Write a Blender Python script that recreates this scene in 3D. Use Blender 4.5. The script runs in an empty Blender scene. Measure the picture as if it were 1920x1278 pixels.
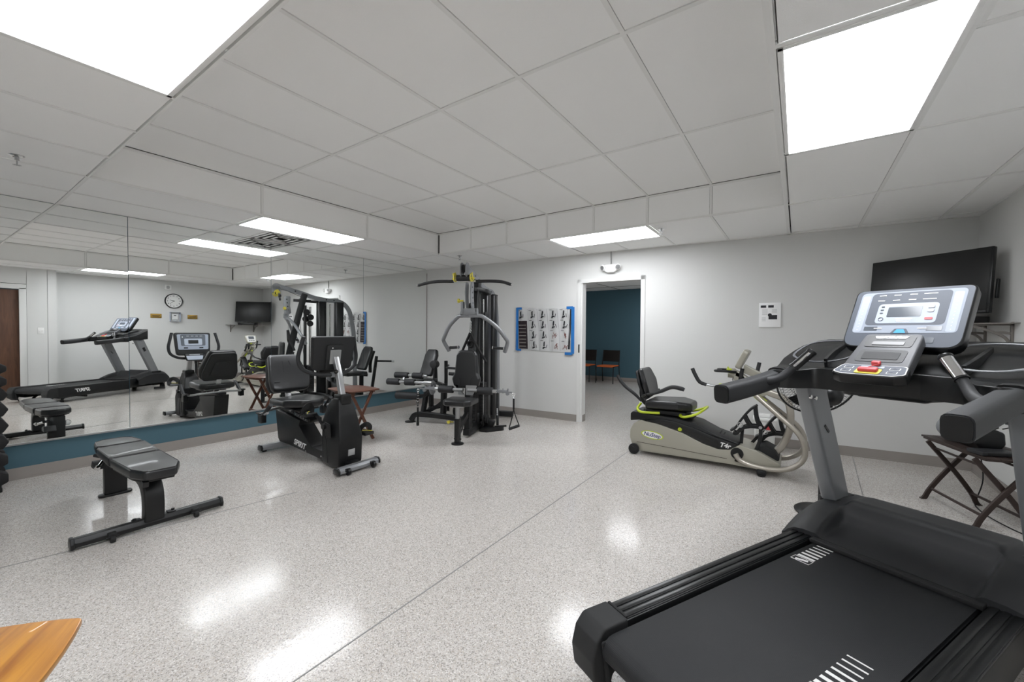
import bpy, bmesh, math, random
from mathutils import Vector, Matrix, Euler

PI = math.pi
R = math.radians
SC = bpy.context.scene
COL = SC.collection
random.seed(7)

# ------------------------------------------------------------------ camera
F_PX = 773.6367
YAW, PITCH, ROLL = -0.6066, -0.0203, 0.0061
CAM = Vector((5.6284, -5.3442, 1.307))
cam_data = bpy.data.cameras.new('camera')
cam = bpy.data.objects.new('camera', cam_data)
COL.objects.link(cam)
fw = Vector((math.sin(YAW) * math.cos(PITCH), math.cos(YAW) * math.cos(PITCH), math.sin(PITCH)))
rt = fw.cross(Vector((0, 0, 1))).normalized()
up = rt.cross(fw)
rt2 = rt * math.cos(ROLL) + up * math.sin(ROLL)
up2 = up * math.cos(ROLL) - rt * math.sin(ROLL)
mw = Matrix((rt2, up2, -fw)).transposed().to_4x4()
mw.translation = CAM
cam.matrix_world = mw
cam_data.sensor_width = 36.0
cam_data.lens = F_PX / 1920 * 36.0
cam_data.clip_start = 0.02
cam_data.clip_end = 60
SC.camera = cam

# ------------------------------------------------------------------ world, exposure
SC.view_settings.view_transform = 'Standard'
SC.view_settings.look = 'None'
SC.view_settings.exposure = 0.0
SC.view_settings.gamma = 1.0
SC.view_settings.use_curve_mapping = False
wd = bpy.data.worlds.new('world')
SC.world = wd
wd.use_nodes = True
wd.node_tree.nodes['Background'].inputs[0].default_value = (0.9, 0.95, 1.0, 1)
wd.node_tree.nodes['Background'].inputs[1].default_value = 0.05
SC.cycles.max_bounces = 10
SC.cycles.diffuse_bounces = 6
SC.cycles.glossy_bounces = 5
SC.cycles.sample_clamp_indirect = 6.0
LIGHT_E = 18.2          # brightness of every fluorescent diffuser

# ------------------------------------------------------------------ room measures
H1, H2 = 2.4507, 2.7534            # lower ceiling, raised tray
AX, BX = 1.2522, 5.5200            # tray left / right edge
YF, YN = -0.9449, -4.6025          # tray far / near edge
S, L = 0.6096, 1.2192
XR, XR2, YJ = 7.03, 6.60, -3.60    # right wall, protruding part, jog
YB = -7.05
YT = 5.6                           # teal wall of the next room
SL = 0.0632                        # far wall runs slightly askew
def far_y(x): return SL * x
def left_x(y): return -0.0103 * y

# ------------------------------------------------------------------ materials
def nodes_of(name):
    m = bpy.data.materials.new(name)
    m.use_nodes = True
    nt = m.node_tree
    return m, nt, nt.nodes['Principled BSDF']
def srgb(h):
    if isinstance(h, str):
        c = [int(h[i:i + 2], 16) / 255 for i in (0, 2, 4)]
    else:
        c = [v / 255 for v in h]
    return tuple((v / 12.92 if v <= .04045 else ((v + .055) / 1.055) ** 2.4) for v in c) + (1,)
def mat(name, col, rough=.5, metal=0., bump=0., bscale=200., var=0., vscale=6., spec=.5, coat=0., trans=0., emit=None, estr=0.):
    m, nt, b = nodes_of(name)
    c = srgb(col)
    b.inputs['Base Color'].default_value = c
    b.inputs['Roughness'].default_value = rough
    b.inputs['Metallic'].default_value = metal
    b.inputs['Specular IOR Level'].default_value = spec
    b.inputs['Coat Weight'].default_value = coat
    b.inputs['Coat Roughness'].default_value = .08
    tc = nt.nodes.new('ShaderNodeTexCoord')
    if var > 0:
        n = nt.nodes.new('ShaderNodeTexNoise'); n.inputs['Scale'].default_value = vscale; n.inputs['Detail'].default_value = 4
        mr = nt.nodes.new('ShaderNodeMapRange')
        mr.inputs['To Min'].default_value = 1 - var; mr.inputs['To Max'].default_value = 1 + var
        mx = nt.nodes.new('ShaderNodeVectorMath'); mx.operation = 'SCALE'
        mx.inputs[0].default_value = c[:3]
        nt.links.new(tc.outputs['Object'], n.inputs['Vector']); nt.links.new(n.outputs['Fac'], mr.inputs['Value'])
        nt.links.new(mr.outputs['Result'], mx.inputs['Scale']); nt.links.new(mx.outputs[0], b.inputs['Base Color'])
    if bump > 0:
        n = nt.nodes.new('ShaderNodeTexNoise'); n.inputs['Scale'].default_value = bscale; n.inputs['Detail'].default_value = 3
        bp = nt.nodes.new('ShaderNodeBump'); bp.inputs['Strength'].default_value = bump; bp.inputs['Distance'].default_value = .002
        nt.links.new(tc.outputs['Object'], n.inputs['Vector']); nt.links.new(n.outputs['Fac'], bp.inputs['Height'])
        nt.links.new(bp.outputs['Normal'], b.inputs['Normal'])
    if emit:
        b.inputs['Emission Color'].default_value = srgb(emit); b.inputs['Emission Strength'].default_value = estr
    return m

M = {}
M['wall'] = mat('wall_paint', 'd3d3d1', .85, bump=.12, bscale=260, spec=.3)
M['ceil'] = mat('ceiling_tile', 'f8f8f7', .95, bump=.35, bscale=420, var=.012, vscale=2, spec=.1)
M['tee'] = mat('ceiling_tee_white', 'ededeb', .6)
M['gap'] = mat('ceiling_gap', '8a8a88', .9)
M['base'] = mat('vinyl_baseboard', '958f8a', .5, var=.03)
M['teal'] = mat('teal_paint', '4a6874', .7, bump=.1, bscale=260, spec=.3)
M['white_trim'] = mat('white_trim', 'd9d9d7', .45)
M['door_wood'] = None
M['blk'] = mat('black_plastic', '121314', .42, bump=.12, bscale=900, spec=.4)
M['blk_gloss'] = mat('glossy_black_plastic', '101112', .3)
M['blk_matte'] = mat('matte_black_plastic', '191a1b', .62, bump=.2, bscale=700)
M['hood'] = mat('charcoal_moulded_plastic', '222325', .5, bump=.25, bscale=1100)
M['foam'] = mat('foam_grip', '232426', .6, bump=.3, bscale=600)
M['vinyl'] = mat('black_vinyl_upholstery', '17181a', .36, bump=.25, bscale=420, coat=.15)
M['frame'] = mat('black_powdercoat_steel', '0f1011', .42, bump=.12, bscale=1400, spec=.5)
M['chrome'] = mat('chrome', 'd8d8d8', .12, metal=1)
M['silver'] = mat('silver_painted_steel', '8d8f92', .38, metal=.3, coat=.2)
M['gunmetal'] = mat('grey_metallic_steel', '85878a', .4, metal=.2, coat=.2)
M['console_grey'] = mat('console_grey_plastic', '58595c', .45, spec=.3)
M['satin'] = mat('satin_aluminium', 'b4b5b6', .32, metal=.8)
M['khaki'] = mat('champagne_moulded_shell', 'a3a093', .4, metal=.1, coat=.3)
M['champ'] = mat('champagne_painted_tube', 'b0aa9f', .33, metal=.5, coat=.3)
M['lime'] = mat('lime_plastic', 'b7c82c', .4)
M['yellow'] = mat('yellow_plastic', 'd9cc4a', .4)
M['red'] = mat('red_plastic', 'c8474b', .45)
M['white'] = mat('white_plastic', 'e6e6e4', .4)
M['paper'] = mat('paper', 'f2f2f2', .8)
M['ink'] = mat('printed_ink', '2a2a2e', .8)
M['ink_red'] = mat('printed_red_ink', '7a4038', .8)
M['tape'] = mat('blue_masking_tape', '1f6fb8', .7, bump=.2)
M['photo'] = mat('dark_photo_print', '40353a', .6, var=.6, vscale=18)
M['rubber'] = mat('black_rubber', '151516', .75, bump=.2, bscale=300)
M['screen'] = mat('dark_screen', '0d0e0e', .38)
M['lcd'] = mat('lcd_glass', '5a5f66', .15)
M['overlay'] = mat('console_overlay', '959ca8', .5, metal=0, spec=.25)
M['overlay_pale'] = mat('console_overlay_pale', 'aab1bd', .5, metal=0, spec=.25)
M['overlay_dark'] = mat('console_overlay_dark', '565b64', .5, metal=0, spec=.25)
M['bluebtn'] = mat('blue_badge', '3f9cc4', .3)
M['brass'] = mat('brass_plate', 'a0813c', .35, metal=.7)
M['brown_metal'] = mat('dark_brown_metal', '3b302c', .5, metal=.3, var=.15)
M['shelf_metal'] = mat('taupe_metal_bracket', '7d7873', .5, metal=.3)
M['orange'] = mat('orange_seat_fabric', 'c8632e', .8, bump=.3)
M['mesh_dark'] = mat('dark_mesh_back', '2e2a28', .8, bump=.3)
M['label'] = mat('grey_label', 'a8a8a8', .5)
M['conduit'] = mat('grey_conduit', '9a9a98', .5)

def wood(name, c1, c2, scale=6., rough=.4, axis=0, coat=.2):
    m, nt, b = nodes_of(name)
    tc = nt.nodes.new('ShaderNodeTexCoord'); mp = nt.nodes.new('ShaderNodeMapping')
    sc = [1., 1., 1.]; sc[axis] = .12
    mp.inputs['Scale'].default_value = [s * scale for s in sc]
    n = nt.nodes.new('ShaderNodeTexNoise'); n.inputs['Scale'].default_value = 5; n.inputs['Detail'].default_value = 8; n.inputs['Distortion'].default_value = 1.2
    r = nt.nodes.new('ShaderNodeValToRGB')
    r.color_ramp.elements[0].position = .3; r.color_ramp.elements[0].color = srgb(c1)
    r.color_ramp.elements[1].position = .7; r.color_ramp.elements[1].color = srgb(c2)
    nt.links.new(tc.outputs['Object'], mp.inputs['Vector']); nt.links.new(mp.outputs[0], n.inputs['Vector'])
    nt.links.new(n.outputs['Fac'], r.inputs['Fac']); nt.links.new(r.outputs['Color'], b.inputs['Base Color'])
    b.inputs['Roughness'].default_value = rough; b.inputs['Coat Weight'].default_value = coat
    return m
M['oak'] = wood('golden_oak', '8c5414', 'bd8429', 5., .35, 0)
M['walnut'] = wood('reddish_walnut', '43241a', '6d3f2a', 8., .4, 0)
M['door_wood'] = wood('brown_door_veneer', '4a2f22', '63432f', 4., .5, 2, 0)

def floor_mat():
    m, nt, b = nodes_of('speckled_epoxy_floor')
    tc = nt.nodes.new('ShaderNodeTexCoord')
    v = nt.nodes.new('ShaderNodeTexVoronoi'); v.inputs['Scale'].default_value = 230
    nt.links.new(tc.outputs['Object'], v.inputs['Vector'])
    sx = nt.nodes.new('ShaderNodeSeparateColor'); nt.links.new(v.outputs['Color'], sx.inputs[0])
    r = nt.nodes.new('ShaderNodeValToRGB')
    cr = r.color_ramp; cr.interpolation = 'CONSTANT'
    cr.elements[0].position = 0; cr.elements[0].color = srgb('98938e')
    cr.elements[1].position = .14; cr.elements[1].color = srgb('b5b0aa')
    for p, c in ((.34, 'c1bcb7'), (.62, 'c9c5c0'), (.84, 'b8afa5'), (.93, 'd8d5d1')):
        e = cr.elements.new(p); e.color = srgb(c)
    nt.links.new(sx.outputs[0], r.inputs['Fac'])
    n2 = nt.nodes.new('ShaderNodeTexNoise'); n2.inputs['Scale'].default_value = 1.1; n2.inputs['Detail'].default_value = 5
    nt.links.new(tc.outputs['Object'], n2.inputs['Vector'])
    mr = nt.nodes.new('ShaderNodeMapRange'); mr.inputs['To Min'].default_value = .9; mr.inputs['To Max'].default_value = 1.1
    nt.links.new(n2.outputs['Fac'], mr.inputs['Value'])
    mx = nt.nodes.new('ShaderNodeVectorMath'); mx.operation = 'SCALE'
    nt.links.new(r.outputs['Color'], mx.inputs[0]); nt.links.new(mr.outputs['Result'], mx.inputs['Scale'])
    nt.links.new(mx.outputs[0], b.inputs['Base Color'])
    n3 = nt.nodes.new('ShaderNodeTexNoise'); n3.inputs['Scale'].default_value = 5; n3.inputs['Detail'].default_value = 6
    nt.links.new(tc.outputs['Object'], n3.inputs['Vector'])
    m3 = nt.nodes.new('ShaderNodeMapRange'); m3.inputs['To Min'].default_value = .06; m3.inputs['To Max'].default_value = .22
    nt.links.new(n3.outputs['Fac'], m3.inputs['Value']); nt.links.new(m3.outputs['Result'], b.inputs['Roughness'])
    bp = nt.nodes.new('ShaderNodeBump'); bp.inputs['Strength'].default_value = .25; bp.inputs['Distance'].default_value = .0015
    n4 = nt.nodes.new('ShaderNodeTexNoise'); n4.inputs['Scale'].default_value = 28; n4.inputs['Detail'].default_value = 3
    nt.links.new(tc.outputs['Object'], n4.inputs['Vector']); nt.links.new(n4.outputs['Fac'], bp.inputs['Height'])
    nt.links.new(bp.outputs['Normal'], b.inputs['Normal'])
    b.inputs['Specular IOR Level'].default_value = .28
    return m
M['floor'] = floor_mat()

def belt_mat():
    m, nt, b = nodes_of('treadmill_belt_weave')
    b.inputs['Base Color'].default_value = srgb('1f2022'); b.inputs['Roughness'].default_value = .55; b.inputs['Specular IOR Level'].default_value = .35
    tc = nt.nodes.new('ShaderNodeTexCoord')
    v = nt.nodes.new('ShaderNodeTexVoronoi'); v.inputs['Scale'].default_value = 330; v.inputs['Randomness'].default_value = 0
    nt.links.new(tc.outputs['Object'], v.inputs['Vector'])
    bp = nt.nodes.new('ShaderNodeBump'); bp.inputs['Strength'].default_value = .6; bp.inputs['Distance'].default_value = .0015
    nt.links.new(v.outputs['Distance'], bp.inputs['Height']); nt.links.new(bp.outputs['Normal'], b.inputs['Normal'])
    return m
M['belt'] = belt_mat()

def emis(name, strength, tubes_axis=None, col=(.965, .99, 1.03, 1)):
    m = bpy.data.materials.new(name); m.use_nodes = True
    nt = m.node_tree; nt.nodes.clear()
    o = nt.nodes.new('ShaderNodeOutputMaterial'); e = nt.nodes.new('ShaderNodeEmission')
    e.inputs[0].default_value = col; e.inputs[1].default_value = strength
    if tubes_axis is not None:           # three lamps glow through the diffuser
        tc = nt.nodes.new('ShaderNodeTexCoord'); sp = nt.nodes.new('ShaderNodeSeparateXYZ')
        nt.links.new(tc.outputs['Object'], sp.inputs[0])
        mm = nt.nodes.new('ShaderNodeMath'); mm.operation = 'MULTIPLY'; mm.inputs[1].default_value = 2 * PI / .19
        nt.links.new(sp.outputs[tubes_axis], mm.inputs[0])
        cs = nt.nodes.new('ShaderNodeMath'); cs.operation = 'COSINE'; nt.links.new(mm.outputs[0], cs.inputs[0])
        mr = nt.nodes.new('ShaderNodeMapRange'); mr.inputs['From Min'].default_value = -1; mr.inputs['From Max'].default_value = 1
        mr.inputs['To Min'].default_value = strength * .8; mr.inputs['To Max'].default_value = strength * 1.2
        nt.links.new(cs.outputs[0], mr.inputs['Value']); nt.links.new(mr.outputs['Result'], e.inputs[1])
    nt.links.new(e.outputs[0], o.inputs[0])
    return m
M['lamp_x'] = emis('lit_diffuser_x', LIGHT_E, 1)
M['lamp_y'] = emis('lit_diffuser_y', LIGHT_E, 0)

def mirror_mat():
    m, nt, b = nodes_of('mirror_silver')
    b.inputs['Base Color'].default_value = (.93, .945, .935, 1); b.inputs['Metallic'].default_value = 1; b.inputs['Roughness'].default_value = 0.0
    return m
M['mirror'] = mirror_mat()

# ------------------------------------------------------------------ mesh helpers
def merge(dst, src, mtx=None):
    if mtx is not None: bmesh.ops.transform(src, matrix=mtx, verts=src.verts)
    me = bpy.data.meshes.new('tmp'); src.to_mesh(me); src.free(); dst.from_mesh(me); bpy.data.meshes.remove(me)
def euler(rx=0, ry=0, rz=0): return Euler((R(rx), R(ry), R(rz))).to_matrix().to_4x4()
def bevel_all(bm, off, seg=2, ang=30):
    if off <= 0: return
    es = [e for e in bm.edges if len(e.link_faces) == 2 and e.calc_face_angle(0) > R(ang)]
    if es: bmesh.ops.bevel(bm, geom=es, offset=off, segments=seg, profile=.5, affect='EDGES', clamp_overlap=True)
class B:
    """collects primitives into one mesh"""
    def __init__(s, mtx=None): s.bm = bmesh.new(); s.m = mtx
    def _add(s, b, mtx):
        if s.m is not None: mtx = s.m @ (mtx if mtx is not None else Matrix())
        merge(s.bm, b, mtx)
    def box(s, c, size, rot=(0, 0, 0), bev=0., seg=2):
        b = bmesh.new(); bmesh.ops.create_cube(b, size=1)
        bmesh.ops.scale(b, vec=size, verts=b.verts); bevel_all(b, bev, seg)
        s._add(b, Matrix.Translation(c) @ euler(*rot)); return s
    def cyl(s, p0, p1, r, r2=None, n=20, bev=0.):
        p0, p1 = Vector(p0), Vector(p1); d = p1 - p0
        b = bmesh.new(); bmesh.ops.create_cone(b, cap_ends=True, segments=n, radius1=r, radius2=r if r2 is None else r2, depth=d.length)
        if bev: bevel_all(b, bev, 2, 50)
        q = Vector((0, 0, 1)).rotation_difference(d.normalized()).to_matrix().to_4x4()
        s._add(b, Matrix.Translation((p0 + p1) / 2) @ q); return s
    def ball(s, c, r, sc=(1, 1, 1), n=16):
        b = bmesh.new(); bmesh.ops.create_uvsphere(b, u_segments=n, v_segments=n // 2 + 2, radius=r)
        bmesh.ops.scale(b, vec=sc, verts=b.verts); s._add(b, Matrix.Translation(c)); return s
    def torus(s, c, rad, r, axis=(0, 0, 1), n=32, k=8, sc=(1, 1, 1)):
        b = bmesh.new(); vs = []
        for i in range(n):
            a = 2 * PI * i / n
            vs.append([b.verts.new(((rad + r * math.cos(2 * PI * j / k)) * math.cos(a) * sc[0], (rad + r * math.cos(2 * PI * j / k)) * math.sin(a) * sc[1], r * math.sin(2 * PI * j / k) * sc[2])) for j in range(k)])
        for i in range(n):
            for j in range(k): b.faces.new((vs[i][j], vs[(i + 1) % n][j], vs[(i + 1) % n][(j + 1) % k], vs[i][(j + 1) % k]))
        q = Vector((0, 0, 1)).rotation_difference(Vector(axis).normalized()).to_matrix().to_4x4()
        s._add(b, Matrix.Translation(c) @ q); return s
    def lathe(s, prof, c=(0, 0, 0), axis=(0, 0, 1), n=32):
        b = bmesh.new(); rings = []
        for r, z in prof:
            rings.append([b.verts.new((r * math.cos(2 * PI * i / n), r * math.sin(2 * PI * i / n), z)) for i in range(n)] if r > 1e-6 else [b.verts.new((0, 0, z))])
        for a, d in zip(rings, rings[1:]):
            for i in range(n):
                j = (i + 1) % n
                if len(a) == 1 and len(d) == 1: continue
                if len(a) == 1: b.faces.new((a[0], d[i], d[j]))
                elif len(d) == 1: b.faces.new((a[i], d[0], a[j]))
                else: b.faces.new((a[i], d[i], d[j], a[j]))
        bmesh.ops.recalc_face_normals(b, faces=b.faces)
        q = Vector((0, 0, 1)).rotation_difference(Vector(axis).normalized()).to_matrix().to_4x4()
        s._add(b, Matrix.Translation(c) @ q); return s
    def prism(s, poly, plane, lo, hi, bev=0., seg=2, mtx=None, ang=30, warp=None):
        """poly in 2D, extruded across the plane: 'xy' along z, 'xz' along y, 'yz' along x"""
        b = bmesh.new()
        def P(u, v, w): return {'xy': (u, v, w), 'xz': (u, w, v), 'yz': (w, u, v)}[plane]
        f0 = [b.verts.new(P(u, v, lo)) for u, v in poly]; f1 = [b.verts.new(P(u, v, hi)) for u, v in poly]
        b.faces.new(f0); b.faces.new(f1[::-1]); n = len(poly)
        for i in range(n): b.faces.new((f0[i], f1[i], f1[(i + 1) % n], f0[(i + 1) % n]))
        bmesh.ops.recalc_face_normals(b, faces=b.faces); bevel_all(b, bev, seg, ang)
        if warp:
            for v in b.verts: v.co = Vector(warp(v.co))
        s._add(b, mtx); return s
    def tube(s, pts, r, n=12, smooth=True, sec=None, up=(0, 0, 1), closed=False, sub=6, caps=True):
        """sweep a circle of radius r (or list of radii), or a rounded rectangle sec=(w,h)"""
        P = [Vector(p) for p in pts]; rr = r if isinstance(r, (list, tuple)) else [r] * len(P)
        if smooth and len(P) > 2:
            Q, q2 = [], []; m = len(P)
            rng = range(m if closed else m - 1)
            for i in rng:
                if closed: p0, p1, p2, p3 = P[i - 1], P[i], P[(i + 1) % m], P[(i + 2) % m]
                else: p0 = P[i - 1] if i else P[0] * 2 - P[1]; p1, p2 = P[i], P[i + 1]; p3 = P[i + 2] if i + 2 < m else P[-1] * 2 - P[-2]
                for k in range(sub):
                    t = k / sub
                    Q.append(.5 * ((2 * p1) + (p2 - p0) * t + (2 * p0 - 5 * p1 + 4 * p2 - p3) * t * t + (3 * p1 - p0 - 3 * p2 + p3) * t ** 3))
                    q2.append(rr[i] * (1 - t) + rr[(i + 1) % m] * t)
            if not closed: Q.append(P[-1]); q2.append(rr[-1])
            P, rr = Q, q2
        b = bmesh.new(); rings = []; upv = Vector(up); m = len(P)
        prev = None
        for i, p in enumerate(P):
            if closed: t = (P[(i + 1) % m] - P[i - 1]).normalized()
            else: t = (P[min(i + 1, m - 1)] - P[max(i - 1, 0)]).normalized()
            a = upv - t * upv.dot(t)
            if a.length < .15: a = (prev - t * prev.dot(t)) if prev is not None else t.orthogonal()
            a.normalize()
            if prev is not None and sec is None:
                a2 = prev - t * prev.dot(t)
                if a2.length > 1e-3: a = a2.normalized()
            prev = a; c = t.cross(a)
            if sec:
                w, h = sec[0] / 2, sec[1] / 2; q = min(w, h) * (sec[2] if len(sec) > 2 else .3); k = rr[i]
                pr = []
                for sx, sy, a0 in ((1, 1, 0), (-1, 1, 90), (-1, -1, 180), (1, -1, 270)):
                    for da in (0, 30, 60, 90):
                        g = R(a0 + da); pr.append((sx * (w - q) + q * math.cos(g), sy * (h - q) + q * math.sin(g)))
                rings.append([b.verts.new(p + (c * u + a * v) * k) for u, v in pr])
            else:
                rings.append([b.verts.new(p + (c * math.cos(2 * PI * j / n) + a * math.sin(2 * PI * j / n)) * rr[i]) for j in range(n)])
        k = len(rings[0])
        for i in range(m if closed else m - 1):
            x, y = rings[i], rings[(i + 1) % m]
            for j in range(k): b.faces.new((x[j], x[(j + 1) % k], y[(j + 1) % k], y[j]))
        if not closed and caps: b.faces.new(rings[0][::-1]); b.faces.new(rings[-1])
        bmesh.ops.recalc_face_normals(b, faces=b.faces)
        s._add(b, None); return s
    def quad(s, *p):
        b = bmesh.new(); b.faces.new([b.verts.new(q) for q in p]); s._add(b, None); return s
    def grid(s, fn, nu, nv, close_v=False, thick=None):
        b = bmesh.new(); vs = [[b.verts.new(fn(i / nu, j / nv)) for j in range(nv + 1)] for i in range(nu + 1)]
        for i in range(nu):
            for j in range(nv): b.faces.new((vs[i][j], vs[i + 1][j], vs[i + 1][j + 1], vs[i][j + 1]))
        if thick: bmesh.ops.solidify(b, geom=b.faces[:], thickness=thick)
        bmesh.ops.recalc_face_normals(b, faces=b.faces)
        s._add(b, None); return s
    def text(s, body, size, mtx, depth=.0006, shear=0., align='CENTER', bold=0.):
        cu = bpy.data.curves.new('txt', 'FONT'); cu.body = body; cu.size = size; cu.extrude = depth; cu.shear = shear
        cu.align_x = align; cu.align_y = 'CENTER'; cu.offset = bold; cu.resolution_u = 3
        o = bpy.data.objects.new('txt', cu); COL.objects.link(o)
        dg = bpy.context.evaluated_depsgraph_get(); me = bpy.data.meshes.new_from_object(o.evaluated_get(dg))
        b = bmesh.new(); b.from_mesh(me); bpy.data.meshes.remove(me)
        bpy.data.objects.remove(o); bpy.data.curves.remove(cu)
        s._add(b, mtx); return s
def rpoly(pts, r, n=5):
    """2D polygon with every corner rounded by r (or per-corner list)"""
    out = []; m = len(pts)
    for i, p in enumerate(pts):
        rad = r[i] if isinstance(r, (list, tuple)) else r
        p = Vector(p); a = Vector(pts[i - 1]) - p; c = Vector(pts[(i + 1) % m]) - p
        if rad <= 0: out.append(tuple(p)); continue
        la, lc = a.length, c.length; a.normalize(); c.normalize()
        ang = a.angle(c); d = min(rad / max(math.tan(ang / 2), 1e-3), la * .48, lc * .48)
        p0, p1 = p + a * d, p + c * d
        for k in range(n + 1):
            t = k / n; out.append(tuple(p0 * (1 - t) ** 2 + p * 2 * t * (1 - t) + p1 * t * t))
    return out
def rrect(w, h, r, cx=0, cy=0, n=5):
    return rpoly([(cx - w / 2, cy - h / 2), (cx + w / 2, cy - h / 2), (cx + w / 2, cy + h / 2), (cx - w / 2, cy + h / 2)], r, n)
def smooth(me, ang=35):
    for p in me.polygons: p.use_smooth = True
    try: me.set_sharp_from_angle(angle=R(ang))
    except Exception: pass
def obj(name, b, m, parent=None, sm=35):
    me = bpy.data.meshes.new(name); bm = b.bm if isinstance(b, B) else b
    bm.to_mesh(me); bm.free(); smooth(me, sm)
    me.materials.append(M[m] if isinstance(m, str) else m)
    o = bpy.data.objects.new(name, me); COL.objects.link(o)
    if parent is not None: o.parent = parent
    return o
def tag(o, label, cat, group=None, kind=None):
    o['label'] = label; o['category'] = cat
    if group: o['group'] = group
    if kind: o['kind'] = kind
    return o
def thing(name, label, cat, loc=(0, 0, 0), rz=0, group=None):
    o = bpy.data.objects.new(name, None); COL.objects.link(o); o.location = loc; o.rotation_euler = (0, 0, R(rz))
    o.empty_display_size = .1
    return tag(o, label, cat, group)
def struct(name, b, m, parent=None, sm=35):
    o = obj(name, b, m, parent, sm)
    if parent is None: o['kind'] = 'structure'
    return o
def boolean(o, cutter, op='DIFFERENCE'):
    md = o.modifiers.new('b', 'BOOLEAN'); md.object = cutter; md.operation = op; md.solver = 'EXACT'
    dg = bpy.context.evaluated_depsgraph_get(); me = bpy.data.meshes.new_from_object(o.evaluated_get(dg))
    o.modifiers.clear(); old = o.data; o.data = me; bpy.data.meshes.remove(old)
    cm = cutter.data; bpy.data.objects.remove(cutter); bpy.data.meshes.remove(cm); smooth(me)
    return o
def frame_m(o, x, y):
    """matrix with origin o, local x and y axes (z = x cross y)"""
    x = Vector(x).normalized(); y = Vector(y); y = (y - x * y.dot(x)).normalized(); z = x.cross(y)
    m = Matrix((x, y, z)).transposed().to_4x4(); m.translation = Vector(o); return m
# ================================================================== THE ROOM
b = B(); b.box((3.2, -.8, -.06), (9.6, 13.6, .12)); struct('floor', b, 'floor')
# saw-cut joints in the floor
b = B()
b.box((4.102, -3.1, .0006), (.007, 7.0, .0012)); struct('trim_1', b, 'gap')
b = B(); b.box((6.08, -1.0, .0006), (.006, 2.9, .0012), rot=(0, 0, -2)); struct('trim_2', b, 'gap')
b = B(); b.tube([(1.9, -5.75, .0004), (2.09, -4.95, .0004), (2.3, -3.6, .0004)], .003, n=4, smooth=False); struct('trim_3', b, 'gap')

# left wall (teal below the mirrors, grey above the floor elsewhere)
def wall_poly(name, pts, z0, z1, m):
    b = B(); b.prism(pts, 'xy', z0, z1); return struct(name, b, m, sm=20)
wall_poly('wall_left', [(left_x(.2) - .12, .2), (left_x(.2), .2), (left_x(YB), YB), (left_x(YB) - .12, YB)], 0, 3.0, 'teal')

# far wall with the door opening
def fx(x, d=0): return (x - d * SL, far_y(x) + d)
def far_seg(b, x0, x1, z0, z1, d0=0., d1=.14):
    b.prism([fx(x0, d0), fx(x1, d0), fx(x1, d1), fx(x0, d1)], 'xy', z0, z1)
DX0, DX1, DH = 3.035, 3.870, 2.035
b = B(); far_seg(b, -.12, DX0 - .04, 0, 3.0); far_seg(b, DX1 + .04, XR + .12, 0, 3.0); far_seg(b, DX0 - .04, DX1 + .04, DH + .04, 3.0)
struct('wall_far', b, 'wall')
# right wall, with the part that juts out near the brown door
b = B(); b.box((XR + .06, (YJ + .6) / 2, 1.5), (.12, .6 - YJ, 3.0))
struct('wall_right', b, 'wall')
b = B(); b.box((XR2 + .275, YJ - .06 + .005, 1.5), (.55, .12, 3.0))
b.box((XR2 + .06, (-3.985 + YJ - .12) / 2, 1.5), (.12, abs(-3.985 - (YJ - .12)), 3.0))
b.box((XR2 + .06, (-5.06 + YB) / 2, 1.5), (.12, abs(YB + 5.06), 3.0)); b.box((XR2 + .06, -4.52, 2.57), (.12, 1.08, .86))
struct('wall_right_front', b, 'wall')
b = B(); b.box((3.4, YB - .06, 1.5), (7.4, .12, 3.0)); struct('wall_back', b, 'wall')

# brown door with white frame (seen in the mirror)
d = B(); d.box((XR2 + .05, -4.53, 1.01), (.045, .90, 2.02), bev=.003)
door = struct('door_1', d, 'door_wood')
d = B(); d.box((XR2 - .004, -4.035, 1.03), (.03, .09, 2.06), bev=.004); d.box((XR2 - .004, -5.025, 1.03), (.03, .09, 2.06), bev=.004)
d.box((XR2 - .004, -4.53, 2.085), (.03, 1.08, .09), bev=.004); obj('door_frame', d, 'white_trim', door)
d = B(); d.cyl((XR2 + .03, -4.90, 1.0), (XR2 - .05, -4.90, 1.0), .012).ball((XR2 - .06, -4.90, 1.0), .028); obj('door_knob', d, 'satin', door)

# doorway to the next room: casing, jambs, sliding-door edge
d = B()
far_seg(d, DX0 - .075, DX0 - .02, 0, DH + .055, -.012, .02); far_seg(d, DX1 + .0, DX1 + .055, 0, DH + .055, -.012, .02)
far_seg(d, DX0 - .075, DX1 + .055, DH, DH + .055, -.012, .02)
dw = struct('door_2', d, 'white_trim')
d = B(); far_seg(d, DX0 - .04, DX0, 0, DH, .0, .14); far_seg(d, DX1, DX1 + .04, 0, DH, .0, .14); far_seg(d, DX0 - .04, DX1 + .04, DH, DH + .04, 0, .14)
obj('door_jamb', d, 'white_trim', dw)
d = B(); far_seg(d, DX0 - .055, DX0 - .035, 1.02, 1.14, -.016, -.008); obj('strike_plate', d, 'frame', dw)
d = B(); far_seg(d, DX0 - .002, DX0 + .004, 0, .1, .03, .14); obj('jamb_base', d, 'base', dw)

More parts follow.
